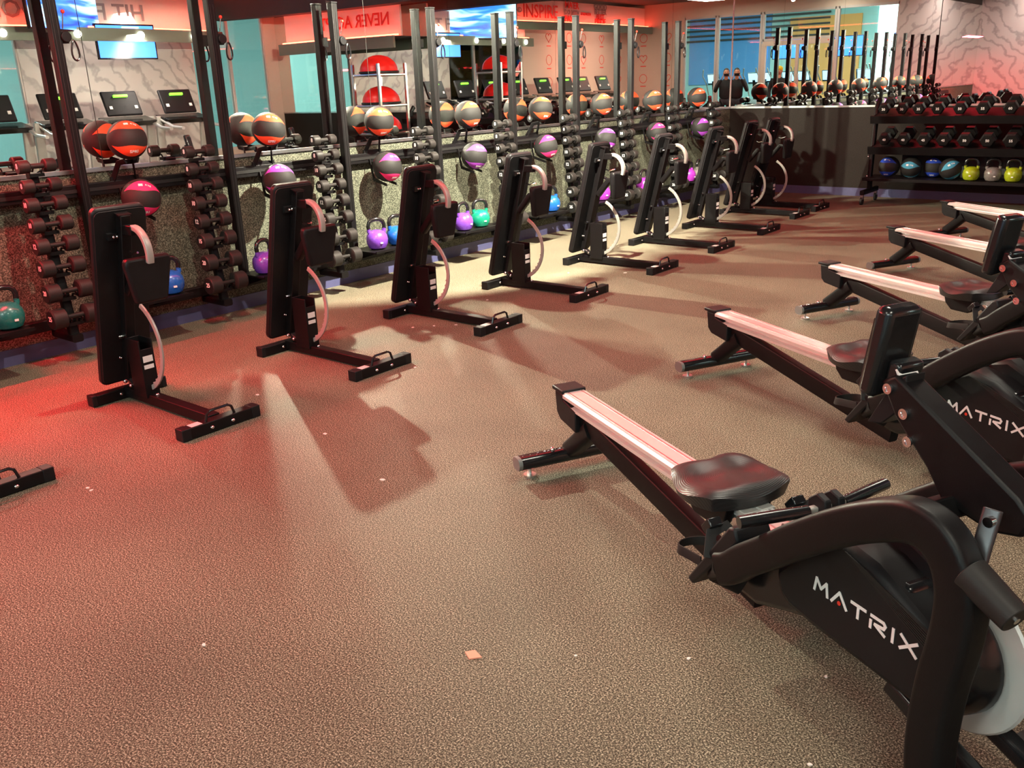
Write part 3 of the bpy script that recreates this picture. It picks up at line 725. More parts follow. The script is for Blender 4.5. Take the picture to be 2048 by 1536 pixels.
# ------------------------------------------------------------------ rowing machines: x forward, y away, z up; origin at the rear foot
STROKES = {'M': [[(0, 0), (0.12, 1), (0.5, 0.35), (0.88, 1), (1, 0)]], 'A': [[(-0.05, 0), (0.5, 1), (1.05, 0)]], 'T': [[(0, 0.93), (1, 0.93)], [(0.5, 0.93), (0.5, 0)]],
           'R': [[(0.02, 0), (0.02, 0.55)], [(0.02, 0.93), (0.85, 0.93), (0.98, 0.75), (0.9, 0.5), (0.3, 0.42), (0.98, 0)]], 'I': [[(0.5, 0), (0.5, 1)]], 'X': [[(0, 1), (1, 0)], [(0, 0), (1, 1)]]}
def logo(bm, s, x0, z0, h, wd, gap, y, th=0.008):
    x = x0
    for ch in s:
        ww = wd*0.25 if ch == 'I' else wd
        for st in STROKES[ch]:
            P = [Vector((x + (u if ch != 'I' else 0.5)*ww, 0, z0+v*h)) for u, v in st]
            for i in range(len(P)-1):
                d = (P[i+1]-P[i]); L = d.length; d.normalize(); n = Vector((-d.z, 0, d.x))*th/2
                e = d*th*0.3
                bm.prism([((P[i]-e+n).x, (P[i]-e+n).z), ((P[i+1]+e+n).x, (P[i+1]+e+n).z), ((P[i+1]+e-n).x, (P[i+1]+e-n).z), ((P[i]-e-n).x, (P[i]-e-n).z)], y-0.0015, y)
        x += ww+gap
def make_rower():
    t = empty('rowing_machine')
    # rear foot
    f = MB()
    def oval(y0, y1, sc=1.0):
        return [(0, y0, 0.072), (0, y1, 0.072)]
    f.rtube([(0, -0.245, 0.07), (0, 0.245, 0.07)], 0.075, 0.058, up=(0, 0, 1), rr=0.45); f.build('rear_foot', BLACKG, t)
    for s in (-1, 1):
        MB().rtube([(0, s*0.245, 0.07), (0, s*0.262, 0.07)], 0.072, 0.056, up=(0, 0, 1), rr=0.45).build('foot_cap', mat('grey_end_cap', (0.16, 0.17, 0.16), 0.5), t)
        MB().cyl((0, s*0.2, 0.0), (0, s*0.2, 0.012), 0.028).cyl((0, s*0.2, 0.01), (0, s*0.2, 0.05), 0.008).build('levelling_foot', STEEL, t)
    for c_ in ((-0.033, -0.075, 0.055), (-0.033, 0.075, 0.055), (0, -0.09, 0.102)): MB().sph(c_, 0.011, (1, 1, 1), 12, 8).build('bolt', CHROME, t)
    MB().rtube([(0.0, 0, 0.085), (0.2, 0, 0.245)], 0.075, 0.075, up=(-0.6, 0, 0.7)).build('rear_strut', BLACK, t, bev=0)
    # lower beam
    MB().rtube([(0.03, 0, 0.28), (1.28, 0, 0.072)], 0.05, 0.088, up=(0.15, 0, 1), rr=0.16).build('main_beam', BLACK, t)
    # end cap
    e = MB().prism([(-0.045, 0.352), (0.03, 0.352), (0.03, 0.33), (0.14, 0.31), (0.14, 0.218), (0.0, 0.235), (-0.03, 0.26)], -0.052, 0.052)
    e.box((-0.015, 0, 0.362), (0.10, 0.112, 0.018)); e.build('end_cap', SATIN, t, bev=0.005)
    # seat rail
    r = MB().prism([(-0.053, 0.352), (-0.045, 0.362), (0.045, 0.362), (0.053, 0.352), (0.053, 0.338), (0.02, 0.336), (0.02, 0.320), (0.05, 0.318), (0.05, 0.306), (-0.05, 0.306), (-0.05, 0.318), (-0.02, 0.320), (-0.02, 0.336), (-0.053, 0.338)], 0.03, 1.42, 'x')
    # rail drops slightly towards the front
    for v in r.b.verts: v.co.z -= 0.012*v.co.x
    r.build('seat_rail', ALU, t)
    ri = MB()
    for s in (-1, 1): ri.box((0.72, s*0.030, 0.3535), (1.38, 0.006, 0.003), Matrix.Rotation(0.012, 3, 'Y'))
    ri.build('rail_insert', STEEL, t)
    MB().box((0.045, 0, 0.325), (0.03, 0.07, 0.03)).build('rail_stop', RUBBER, t)
    # seat
    SX, SZ = 1.085, 0.0
    def top(u, v):
        x = (u-0.5)*2; y = (v-0.5)*2
        # superellipse mapping to a rounded trapezoid, wide at the front
        k = max(abs(x), abs(y)); g = math.hypot(x, y) or 1; q = (k/g)**0.72 if g else 1
        X = x*q; Y = y*q
        hx, hy = 0.152, 0.180
        px = X*hx; py = Y*hy*(1.0 + 0.06*X)
        if X < -0.2: px += 0.022*math.exp(-(Y/0.28)**2)*min(1, (-X-0.2)*1.6)
        h = 0.415 - 0.016*math.exp(-((Y-0.45)/0.33)**2)*math.exp(-((X+0.05)/0.6)**2) - 0.016*math.exp(-((Y+0.45)/0.33)**2)*math.exp(-((X+0.05)/0.6)**2)
        h += 0.020*max(0, -X-0.25)**1.2 + 0.006*max(0, X)
        ed = max(abs(X), abs(Y)); ed2 = (abs(X)**4+abs(Y)**4)**0.25
        h -= 0.034*max(0, (ed2-0.66)/0.34)**2
        return Vector((px+SX, py, h))
    s = MB().grid(top, 33, 37)
    # skirt
    bd = [v for v in s.b.verts if v.is_boundary]
    edges = [e_ for e_ in s.b.edges if e_.is_boundary]
    ret = bmesh.ops.extrude_edge_only(s.b, edges=edges); nv = [g for g in ret['geom'] if isinstance(g, bmesh.types.BMVert)]
    for v in nv: v.co.z = 0.352; v.co.x = SX+(v.co.x-SX)*0.93; v.co.y *= 0.92
    ed = [e_ for e_ in s.b.edges if e_.is_boundary]; bmesh.ops.holes_fill(s.b, edges=ed, sides=0)
    so = s.build('seat', SEATM, t, ang=50)
    for v in so.data.vertices: v.co.x -= SX; v.co.z -= 0.4
    so.location = (SX, 0, 0.4)
    c = MB().prism([(SX-0.12, 0.362), (SX+0.12, 0.362), (SX+0.10, 0.29), (SX+0.05, 0.265), (SX-0.06, 0.265), (SX-0.10, 0.30)], -0.085, -0.055).prism([(SX-0.12, 0.362), (SX+0.12, 0.362), (SX+0.10, 0.29), (SX+0.05, 0.265), (SX-0.06, 0.265), (SX-0.10, 0.30)], 0.055, 0.085)
    c.box((SX, 0, 0.358), (0.22, 0.17, 0.012)); c.build('seat_carriage', BLACK, t, bev=0.01)
    MB().box((SX+0.135, -0.03, 0.342), (0.06, 0.055, 0.016)).box((SX+0.135, 0.03, 0.342), (0.06, 0.05, 0.016)).build('carriage_bracket', SILVER, t, bev=0.002)
    MB().cyl((SX+0.145, -0.075, 0.315), (SX+0.145, -0.055, 0.315), 0.018).build('carriage_roller', CHROME, t)
    # foot plates
    for sgn in (-1, 1):
        y = sgn*0.155
        MB().prism([(1.185, 0.145), (1.215, 0.135), (1.42, 0.375), (1.40, 0.41), (1.375, 0.405)], y-0.06, y+0.06).build('foot_plate', SATIN, t, bev=0.008)
        # heel cup
        pts = [(1.215+0.055*math.cos(g)-0.07, y+0.055*math.sin(g), 0.215+0.01*math.cos(g)) for g in [math.radians(a) for a in range(80, 281, 20)]]
        MB().rtube([(1.25, y+0.055, 0.23)] + pts + [(1.25, y-0.055, 0.23)], 0.004, 0.032, up=(0.2, 0, 1), rr=0.1).build('heel_cup', RUBBER, t)
        MB().rtube([(1.30, y-0.065, 0.27), (1.26, y-0.03, 0.325), (1.25, y+0.03, 0.33), (1.30, y+0.065, 0.27)], 0.035, 0.004, up=(0.7, 0, 0.7)).build('foot_strap', RUBBER, t)
        MB().box((1.235, y-0.01, 0.335), (0.03, 0.045, 0.05), Matrix.Rotation(0.7, 3, 'Y')).build('strap_buckle', BLACKG, t, bev=0.004)
    # belly cover under the foot plates
    MB().prism([(1.2, 0.20), (1.23, 0.15), (1.29, 0.118), (1.37, 0.115), (1.46, 0.15), (1.6, 0.2), (1.9, 0.3), (1.9, 0.46), (1.66, 0.45), (1.42, 0.36), (1.3, 0.30)], -0.10, 0.10).build('belly_cover', BLACKG, t, bev=0.02)
    MB().sph((1.43, -0.05, 0.14), 0.014).build('cover_screw', CHROME, t)
    # flywheel housing with logo
    h = MB().prism([(1.47, 0.30), (1.49, 0.235), (1.53, 0.212), (1.62, 0.205), (2.0, 0.195), (2.04, 0.23), (2.0, 0.40), (1.81, 0.485), (1.70, 0.50), (1.6, 0.45)], -0.125, 0.02)
    ho = h.build('flywheel_housing', SATIN, t, bev=0.02)
    lg = MB(); logo(lg, 'MATRIX', 1.628, 0.322, 0.036, 0.047, 0.017, -0.1255); lg.build('logo_lettering', WHITE, ho)
    MB().cyl((1.628+0.047*1.5+0.017, -0.1265, 0.328), (1.628+0.047*1.5+0.017, -0.1255, 0.328), 0.006, n=12).build('logo_dot', REDP, ho)
    MB().prism([(1.66, 0.455), (1.70, 0.52), (1.78, 0.545), (1.90, 0.50), (2.0, 0.42), (1.95, 0.36), (1.75, 0.42)], -0.02, 0.06).build('upper_cover', SATIN, t, bev=0.015)
    # ribbed vent strip on the housing
    v = MB()
    for k in range(7): 
        o_ = k*0.012; v.prism([(1.72+o_*0.9, 0.478-o_*0.2), (1.726+o_*0.9, 0.478-o_*0.2), (2.0, 0.352+o_*0.6+0.004), (2.0, 0.352+o_*0.6)], -0.128, -0.12)
    v.build('vent_ribs', CHAR, ho)
    # air-resistance disc
    R = Matrix.Rotation(-PI/2, 3, 'X')
    MB().lathe([(0.205, -0.006), (0.21, 0), (0.205, 0.006)], (1.925, 0.035, 0.285), 48, R).build('flywheel_disc', DISC, t)
    MB().lathe([(0.155, 0.02), (0.15, 0.05), (0.125, 0.085), (0.07, 0.11), (0.01, 0.115)], (1.925, 0.035, 0.285), 40, Matrix.Rotation(PI/2, 3, 'X')).build('disc_cover', BLACKG, t)
    # side arches
    path = [(1.33, 0.175), (1.315, 0.215), (1.34, 0.255), (1.385, 0.28), (1.44, 0.33), (1.53, 0.40), (1.66, 0.505), (1.79, 0.60), (1.89, 0.66), (1.97, 0.695), (2.03, 0.693), (2.075, 0.66), (2.10, 0.61), (2.108, 0.55), (2.103, 0.47), (2.09, 0.38), (2.082, 0.28), (2.082, 0.19), (2.09, 0.12), (2.115, 0.04)]
    # smooth the path
    def cr(P, n=4):
        out = []
        for i in range(len(P)-1):
            p0, p1, p2, p3 = P[max(i-1, 0)], P[i], P[i+1], P[min(i+2, len(P)-1)]
            for k in range(n):
                u = k/n; out.append(tuple(0.5*((2*p1[j])+(-p0[j]+p2[j])*u+(2*p0[j]-5*p1[j]+4*p2[j]-p3[j])*u*u+(-p0[j]+3*p1[j]-3*p2[j]+p3[j])*u**3) for j in (0, 1)))
        out.append(P[-1]); return out
    for sgn in (-1, 1):
        pp = [(x, sgn*0.195, z) for x, z in cr(path[2:])]
        bm_ = MB(); a = []
        q = 0.016; A, B = 0.034, 0.048; sec = []
        for (cx, cz, a0) in ((A-q, B-q, 0), (-(A-q), B-q, 90), (-(A-q), -(B-q), 180), (A-q, -(B-q), 270)):
            for k in range(5):
                g = math.radians(a0+22.5*k); sec.append((cx+q*math.cos(g), cz+q*math.sin(g)))
        # local frame: side is along y
        rings_ = []
        n = len(pp)
        for i, p in enumerate(pp):
            tv_ = (Vector(pp[min(i+1, n-1)])-Vector(pp[max(i-1, 0)])).normalized(); nn = Vector((-tv_.z, 0, tv_.x))
            rings_.append([bm_.b.verts.new(Vector(p)+Vector((0, a_, 0))+nn*b_) for a_, b_ in sec])
        m_ = len(sec)
        for i in range(n-1):
            for j in range(m_): bm_.b.faces.new((rings_[i][j], rings_[i][(j+1) % m_], rings_[i+1][(j+1) % m_], rings_[i+1][j]))
        bm_.b.faces.new(rings_[0]); bm_.b.faces.new(rings_[-1])
        bm_.build('side_arch', BLACK, t)
        MB().rtube([(1.33, sgn*0.195, 0.265), (1.30, sgn*0.18, 0.225), (1.34, sgn*0.12, 0.19)], 0.055, 0.09, up=(0, 0, 1), rr=0.4).build('arch_foot_mount', BLACK, t)
        MB().cyl((2.115, sgn*0.195, 0.645), (2.225, sgn*0.195, 0.60), 0.038, 0.032, n=24).build('end_bumper', CHAR, t, bev=0.002)
        MB().cyl((2.2255, sgn*0.195, 0.5995), (2.2275, sgn*0.195, 0.5988), 0.008, n=12).build('bumper_screw', CHROME, t)
        MB().rtube([(2.03, sgn*0.0+sgn*0.17, 0.035), (2.2, sgn*0.19, 0.03)], 0.06, 0.05).build('front_foot', RUBBER, t)
    # handle with two grips, in its cradle
    H = (1.50, 0.478)
    for sgn in (-1, 1):
        MB().rtube([(H[0]+0.012, sgn*0.06, H[1]), (H[0]-0.005, sgn*0.15, H[1]), (H[0]-0.03, sgn*0.255, H[1]-0.005)], 0.036, 0.034, up=(0, 0, 1), rr=0.5).build('handle_grip', BLACKG, t)
    MB().rtube([(H[0]+0.012, -0.07, H[1]), (H[0]+0.012, 0.07, H[1])], 0.022, 0.022).build('handle_bar', SILVER, t)
    MB().prism([(H[0]-0.02, 0.44), (H[0]+0.06, 0.44), (H[0]+0.045, 0.515), (H[0]+0.01, 0.525), (H[0]-0.02, 0.50)], -0.035, -0.012).prism([(H[0]-0.02, 0.44), (H[0]+0.06, 0.44), (H[0]+0.045, 0.515), (H[0]+0.01, 0.525), (H[0]-0.02, 0.50)], 0.012, 0.035).build('handle_cradle', SATIN, t, bev=0.004)
    MB().rtube([(1.50, -0.12, 0.43), (1.50, 0.12, 0.43)], 0.04, 0.03).build('cradle_tube', SILVER, t)
    MB().rtube([(1.40, 0, 0.40), (1.56, 0, 0.455), (1.70, 0, 0.50)], 0.05, 0.05).build('chain_guide', BLACK, t)
    # console arm
    MB().box((1.90, -0.07, 0.655), (0.10, 0.26, 0.05), Matrix.Rotation(-0.5, 3, 'Y')).box((1.90, 0.1, 0.655), (0.10, 0.2, 0.05), Matrix.Rotation(-0.5, 3, 'Y')).build('cross_brace', BLACK, t, bev=0.005)
    MB().prism([(1.695, 0.90), (1.735, 0.925), (1.775, 0.905), (2.08, 0.755), (2.12, 0.72), (2.10, 0.675), (2.03, 0.655), (1.90, 0.675), (1.85, 0.735), (1.745, 0.825)], -0.04, 0.03).build('console_arm', BLACK, t, bev=0.008)
    MB().prism([(1.655, 0.78), (1.70, 0.79), (1.76, 0.85), (1.76, 0.93), (1.72, 0.90)], -0.03, 0.03).build('arm_fin', SATIN, t, bev=0.003)
    for (x, z) in ((1.722, 0.888), (1.775, 0.842), (1.795, 0.78)): MB().lathe([(0.013, 0), (0.013, 0.006), (0.007, 0.006), (0.006, 0.003)], (x, -0.041, z), 16, Matrix.Rotation(PI/2, 3, 'X')).build('arm_bolt', CHROME, t)
    MB().rtube([(2.10, -0.165, 0.60), (2.085, -0.13, 0.67), (2.075, -0.10, 0.745)], 0.038, 0.016, rr=0.45).build('pivot_bracket', mat('dark_steel', (0.07, 0.065, 0.07), 0.35, 0.6), t, bev=0.002)
    MB().cyl((2.085, -0.125, 0.725), (2.083, -0.11, 0.725), 0.011).build('bracket_bolt', CHROME, t)
    # console
    R_ = Matrix.Rotation(math.radians(10), 3, 'Y')
    co = MB().box((1.675, 0, 0.965), (0.05, 0.108, 0.23), R_).build('console', BLACKG, t, bev=0.016)
    MB().box((1.650, 0, 0.972), (0.003, 0.09, 0.15), R_).build('console_screen', FACEB, co)
    MB().box((1.715, 0.012, 0.92), (0.04, 0.08, 0.06), R_).build('console_mount', BLACKG, t, bev=0.01)
    MB().box((1.738, 0.0, 0.918), (0.004, 0.06, 0.04), Matrix.Rotation(math.radians(-35), 3, 'Y')).build('white_sticker', STICK, t)
    # front base forks
    for y in (-0.075, 0.075): MB().rtube([(1.86, y, 0.17), (2.02, y, 0.115), (2.28, y, 0.045)], 0.045, 0.05, up=(0, 0, 1), rr=0.3).build('base_fork', BLACKG, t)
    MB().rtube([(2.28, -0.25, 0.045), (2.28, 0.25, 0.045)], 0.075, 0.06, up=(0, 0, 1), rr=0.45).build('front_bar', BLACKG, t)
    for s in (-1, 1): MB().cyl((2.31, s*0.21, 0.033), (2.31, s*0.25, 0.033), 0.033).build('transport_wheel', RUBBER, t)
    return t
RT = tree(make_rower())
RP = [(-2.081, 2.9185, 27.5, 'nearest rowing machine, with its flywheel disc and white lettering filling the right foreground'),
      (-2.165, 4.470, 26.8, 'second rowing machine from the camera, its black console cut by the right frame edge'),
      (-2.105, 6.010, 25.4, 'third rowing machine from the camera, with a red-lit seat at the frame edge'),
      (-2.18, 7.70, 27.5, 'fourth rowing machine from the camera, mostly a silver rail at the right edge'),
      (-2.21, 9.42, 28.5, 'farthest rowing machine, its pale rail in front of the dumbbell rack')]
for k, (x, y, a, lab) in enumerate(RP):
    o = RT[0] if k == 0 else dup(RT)[0]
    o.location = (x, y, 0); o.rotation_euler = (0, 0, -math.radians(a)); tag(o, lab, 'rowing machine', 'rowing machines in a row')

# ------------------------------------------------------------------ hex dumbbell rack at the far wall
rk = empty('dumbbell_rack', (-3.70, 11.72, 0)); tag(rk, 'long black three-tier dumbbell rack on castors against the far wall', 'dumbbell rack')
RL = 3.6
for x in (0.0, RL):
    MB().rtube([(x, -0.03, 0.27), (x, 0.02, 1.15), (x, 0.10, 1.24)], 0.05, 0.07).build('upright', BLACK, rk)
    MB().rtube([(x, -0.28, 0.15), (x, 0.28, 0.15)], 0.05, 0.06).build('base_foot', BLACK, rk)
    MB().rtube([(x, 0.0, 0.15), (x, -0.01, 0.30)], 0.05, 0.07).build('leg', BLACK, rk)
    for z in (1.02, 0.99, 0.60, 0.57, 0.33): MB().sph((x-0.03 if x == 0 else x+0.03, -0.05, z), 0.012, (1, 1, 1), 10, 8).build('bolt', CHROME, rk)
    for y in (-0.26, 0.26):
        MB().cyl((x-0.012, y, 0.05), (x+0.012, y, 0.05), 0.05, n=20).build('castor_wheel', RUBBER, rk)
        MB().box((x, y, 0.095), (0.035, 0.045, 0.05)).build('castor_fork', STEEL, rk)
for z, tilt in ((1.06, 0.28), (0.70, 0.28)):
    R = Matrix.Rotation(tilt, 3, 'X')
    MB().box((RL/2, 0.0, z), (RL, 0.40, 0.035), R).box((RL/2, -0.20, z-0.045), (RL, 0.02, 0.09), R).build('tier', BLACK, rk)
MB().box((RL/2, 0.0, 0.31), (RL+0.06, 0.46, 0.035)).build('lower_shelf', BLACK, rk)
MB().box((RL/2+0.0, 0.20, 0.50), (RL-0.6, 0.012, 0.38)).build('back_panel', DARKPL, rk)
HEX = mat('black_hex_rubber', (0.008, 0.0075, 0.0075), 0.45, noise=0.2, spec=0.22)
def make_hex(num, r):
    t = empty('hex_dumbbell')
    for y0 in (-0.15, 0.07):
        b = MB(); M = []
        b.lathe([(r*0.8, 0), (r, 0.014), (r, 0.07), (r*0.8, 0.084)], (0, y0-0.0, 0), 6, Matrix.Rotation(-PI/2, 3, 'X'))
        b.build('hex_head', HEX, t, ang=20)
    MB().cyl((0, -0.07, 0), (0, 0.075, 0), 0.016, n=12).build('grip', STEEL, t)
    text_obj('weight_number', num, 0.04, basis((1, 0, 0), (0, 0, 1), (0, -1, 0), (0, -0.151, 0)), WHITE, t, 0.0008, 0.001)
    return t
def rows(xs, z, nums, r0, tierlab, grp):
    for i, (x, n_) in enumerate(zip(xs, nums)):
        t = make_hex(n_, r0+0.002*i); t.location = (x, 11.70, z); t.rotation_euler = (0.28, 0, 0)
        tag(t, 'black hex dumbbell marked %s, %s from the left on the %s tier' % (n_, NTH[i], tierlab), 'hex dumbbell', grp)
rows([-3.57, -3.36, -3.17, -2.96, -2.72, -2.48, -2.20, -1.93, -1.66, -1.38, -1.1], 1.172, ['30', '30', '35', '35', '50', '55', '60', '65', '70', '75', '80'][:10], 0.068, 'top', 'hex dumbbells on the top tier')
rows([-3.53, -3.31, -3.08, -2.86, -2.63, -2.39, -2.15, -1.9, -1.64, -1.37][:10], 0.82, ['40', '40', '45', '45', '50', '50', '55', '55', '60', '60'], 0.078, 'middle', 'hex dumbbells on the middle tier')
q = make_ball(BBL); q.location = (-3.48, 11.7, 0.452); q.rotation_euler = (0, 0, -PI/2-0.2); tag(q, 'dark medicine ball with a bright blue band, left end of the rack floor shelf', 'medicine ball')
TB['blue'] = tree(q)
q2 = make_ball(BTL); q2.location = (-3.215, 11.68, 0.452); q2.rotation_euler = (0, 0.5, -PI/2); tag(q2, 'dark medicine ball with a teal band, second on the rack floor shelf', 'medicine ball')
TB['teal'] = tree(q2)
o = dup(TB['blue'])[0]; o.location = (-2.97, 11.78, 0.452); tag(o, 'dark medicine ball with a blue band, partly behind the light teal one', 'medicine ball')
o = dup(TB['teal'])[0]; o.location = (-2.76, 11.62, 0.452); o.rotation_euler = (0.5, 0.2, -PI/2+0.6); tag(o, 'dark medicine ball with a light teal band beside the lime kettlebell', 'medicine ball')
put_kb('lime', (-2.53, 11.62, 0.328), -PI/2, 'lime green kettlebell beside the light teal medicine ball on the rack', 'kettlebells on the rack shelf')
put_kb('grey', (-2.30, 11.62, 0.328), -PI/2+.3, 'grey kettlebell between two lime ones on the rack', 'kettlebells on the rack shelf')
put_kb('lime', (-2.09, 11.62, 0.328), -PI/2, 'lime green kettlebell at the right edge of the photo on the rack', 'kettlebells on the rack shelf')

# ------------------------------------------------------------------ treadmills (seen in the mirrors)
def make_tm():
    t = empty('treadmill')   # belt along x, console at +x
    MB().box((0, 0, 0.15), (1.9, 0.62, 0.10)).build('deck', SATIN, t, bev=0.01)
    for s in (-1, 1): MB().box((0, s*0.36, 0.17), (1.9, 0.1, 0.12)).build('side_rail', SILVER, t, bev=0.01)
    MB().box((-0.03, 0, 0.205), (1.8, 0.5, 0.01)).build('belt', RUBBER, t)
    MB().prism([(0.6, 0.08), (1.2, 0.08), (1.2, 0.25), (1.05, 0.36), (0.7, 0.3)], -0.4, 0.4).build('motor_hood', SATIN, t, bev=0.02)
    for s in (-1, 1):
        MB().rtube([(1.0, s*0.42, 0.2), (0.85, s*0.42, 1.25)], 0.06, 0.14).build('upright', SILVER, t)
        MB().rtube([(0.9, s*0.40, 1.22), (0.5, s*0.40, 1.08), (0.2, s*0.40, 1.06)], 0.06, 0.05, rr=0.45).build('handrail', ALU, t)
    MB().prism([(0.75, 1.12), (1.0, 1.2), (0.98, 1.28), (0.6, 1.2)], -0.42, 0.42).build('tray', BLACKG, t, bev=0.015)
    R = Matrix.Rotation(math.radians(22), 3, 'Y')
    MB().box((0.93, 0, 1.48), (0.05, 0.62, 0.42), R).build('console', SATIN, t, bev=0.03)
    MB().box((0.935, 0, 1.60), (0.045, 0.24, 0.035), R).build('display', GREENL, t)
    for y in (-0.22, 0.22): MB().box((0.88, y, 1.42), (0.03, 0.05, 0.05), R).build('control_button', WHITE, t)
    return t
TT = tree(make_tm())
for k in range(8):
    o = TT[0] if k == 0 else dup(TT)[0]
    o.location = (1.95, 1.9+1.02*k, 0)
    tag(o, 'black and silver treadmill with green console display, seen in the mirrors', 'treadmill', 'treadmills in a row seen in the mirrors')

# ------------------------------------------------------------------ rack of red half balls
bx, by = -0.42, 10.75
t = empty('balance_trainer_rack', (bx, by, 0)); tag(t, 'silver four-shelf rack holding red half-ball trainers, seen in the mirrors', 'rack')
for x in (-0.3, 0.3):
    for y in (-0.3, 0.3): MB().box((x, y, 1.0), (0.04, 0.04, 1.9)).build('post', STEEL, t)
BZ = [0.42, 0.86, 1.30, 1.78]
for z in BZ: MB().tube([(-0.3, -0.3, z), (0.3, -0.3, z), (0.3, 0.3, z), (-0.3, 0.3, z)], 0.02, 8, True).build('shelf_ring', STEEL, t)
def half():
    t = empty('balance_trainer')
    pr = [(0.32, 0.03)] + [(0.31*math.cos(math.radians(a)), 0.05+0.24*math.sin(math.radians(a))) for a in range(0, 90, 9)] + [(0.01, 0.29)]
    MB().lathe(pr, n=36).build('dome', mat('red_dome_rubber', (0.62, 0.012, 0.01), 0.35), t)
    MB().lathe([(0.30, 0.0), (0.33, 0.01), (0.33, 0.035), (0.30, 0.045)], n=36).build('platform', SATIN, t)
    return t
HT = tree(half())
for k, z in enumerate(BZ):
    o = HT[0] if k == 0 else dup(HT)[0]; o.location = (bx, by, z+0.021)
    tag(o, 'red half-ball balance trainer on the %s shelf of the silver rack' % ['lowest', 'second', 'third', 'top'][k], 'balance trainer', 'red balance trainers on the silver rack')

# ------------------------------------------------------------------ cross trainers with screens in the hall
def make_el():
    t = empty('cross_trainer')   # user faces -y ... screen toward +y
    MB().box((0, 0, 0.12), (0.6, 1.6, 0.16)).build('base', SATIN, t, bev=0.03)
    MB().cyl((-0.14, -0.5, 0.45), (0.14, -0.5, 0.45), 0.36, n=32).build('flywheel_cover', mat('grey_plastic_cover', (0.25, 0.27, 0.27), 0.5), t, bev=0.02)
    MB().rtube([(0, -0.5, 0.7), (0, -0.35, 1.4)], 0.1, 0.12).build('mast', SATIN, t)
    for s in (-1, 1):
        MB().tube([(s*0.2, -0.45, 0.9), (s*0.26, -0.35, 1.3), (s*0.25, -0.05, 1.55), (s*0.2, 0.02, 1.75)], 0.02, 8).build('arm_lever', SILVER, t)
        MB().rtube([(s*0.15, -0.4, 0.4), (s*0.15, 0.6, 0.35)], 0.06, 0.05).build('pedal_arm', SILVER, t)
        MB().box((s*0.15, 0.35, 0.42), (0.14, 0.34, 0.05)).build('pedal', RUBBER, t, bev=0.01)
    MB().box((0, -0.33, 1.45), (0.42, 0.06, 0.34), Matrix.Rotation(-0.3, 3, 'X')).build('console', BLACKG, t, bev=0.02)
    MB().box((0, -0.29, 1.46), (0.36, 0.012, 0.27), Matrix.Rotation(-0.3, 3, 'X')).build('screen', SCREENW, t)
    return t
ET = tree(make_el()); n = 0
for (x, y, r) in [(-4.6, -3.4, 0), (-3.4, -3.5, 0), (-2.3, -3.4, 0.1), (-1.1, -3.7, 0), (0.1, -3.5, 0), (1.2, -3.4, 0), (2.3, -3.6, 0), (-3.9, -5.8, 0), (-2.6, -5.7, 0), (-1.4, -5.8, 0), (0.5, -5.7, 0), (1.9, -5.8, 0), (6.2, 5.0, 1.57), (6.2, 6.4, 1.57), (6.2, 10.8, 1.57)]:
    o = ET[0] if n == 0 else dup(ET)[0]; n += 1
    o.location = (x, y, 0); o.rotation_euler = (0, 0, r)
    tag(o, 'cross trainer with a glowing blue-white screen in the hall behind the glass', 'cross trainer', 'cross trainers in the hall behind the glass')
for i, (x, y, z, rz) in enumerate([(-4.3, -7.2, 2.35, PI), (-2.5, -7.2, 2.35, PI), (-0.4, -7.2, 2.35, PI), (1.6, -7.2, 2.35, PI)]):
    tv((x, y, z), rz, 1.1, 0.6, 'hanging screen %s in the hall behind the glass, glowing blue' % ['far left', 'second from left', 'third from left', 'far right'][i], SCREENB)
    
# ------------------------------------------------------------------ people seen in the far mirrors
SKIN = mat('skin', (0.55, 0.27, 0.18), 0.5, noise=0.08); JACKET = mat('black_jacket_cloth', (0.010, 0.010, 0.012), 0.8, noise=0.2, bump=0.3, bscale=80); TROUS = mat('dark_trousers_cloth', (0.02, 0.022, 0.03), 0.85, noise=0.2); HAIR = mat('dark_hair', (0.03, 0.018, 0.01), 0.6, noise=0.3); SHOE = mat('dark_shoe', (0.02, 0.02, 0.02), 0.5)
def skinned(name, verts, edges, m, parent, root=0, sub=2):
    me = bpy.data.meshes.new(name); me.from_pydata([v[:3] for v in verts], edges, []); me.update()
    o = bpy.data.objects.new(name, me); C.objects.link(o); o.parent = parent
    sk = o.modifiers.new('skin', 'SKIN'); sk.use_smooth_shade = True
    for i, v in enumerate(verts):
        d = me.skin_vertices[0].data[i]; d.radius = (v[3], v[4] if len(v) > 4 else v[3]); d.use_root = (i == root)
    s = o.modifiers.new('sub', 'SUBSURF'); s.levels = sub; s.render_levels = sub
    me.materials.append(m)
    return o
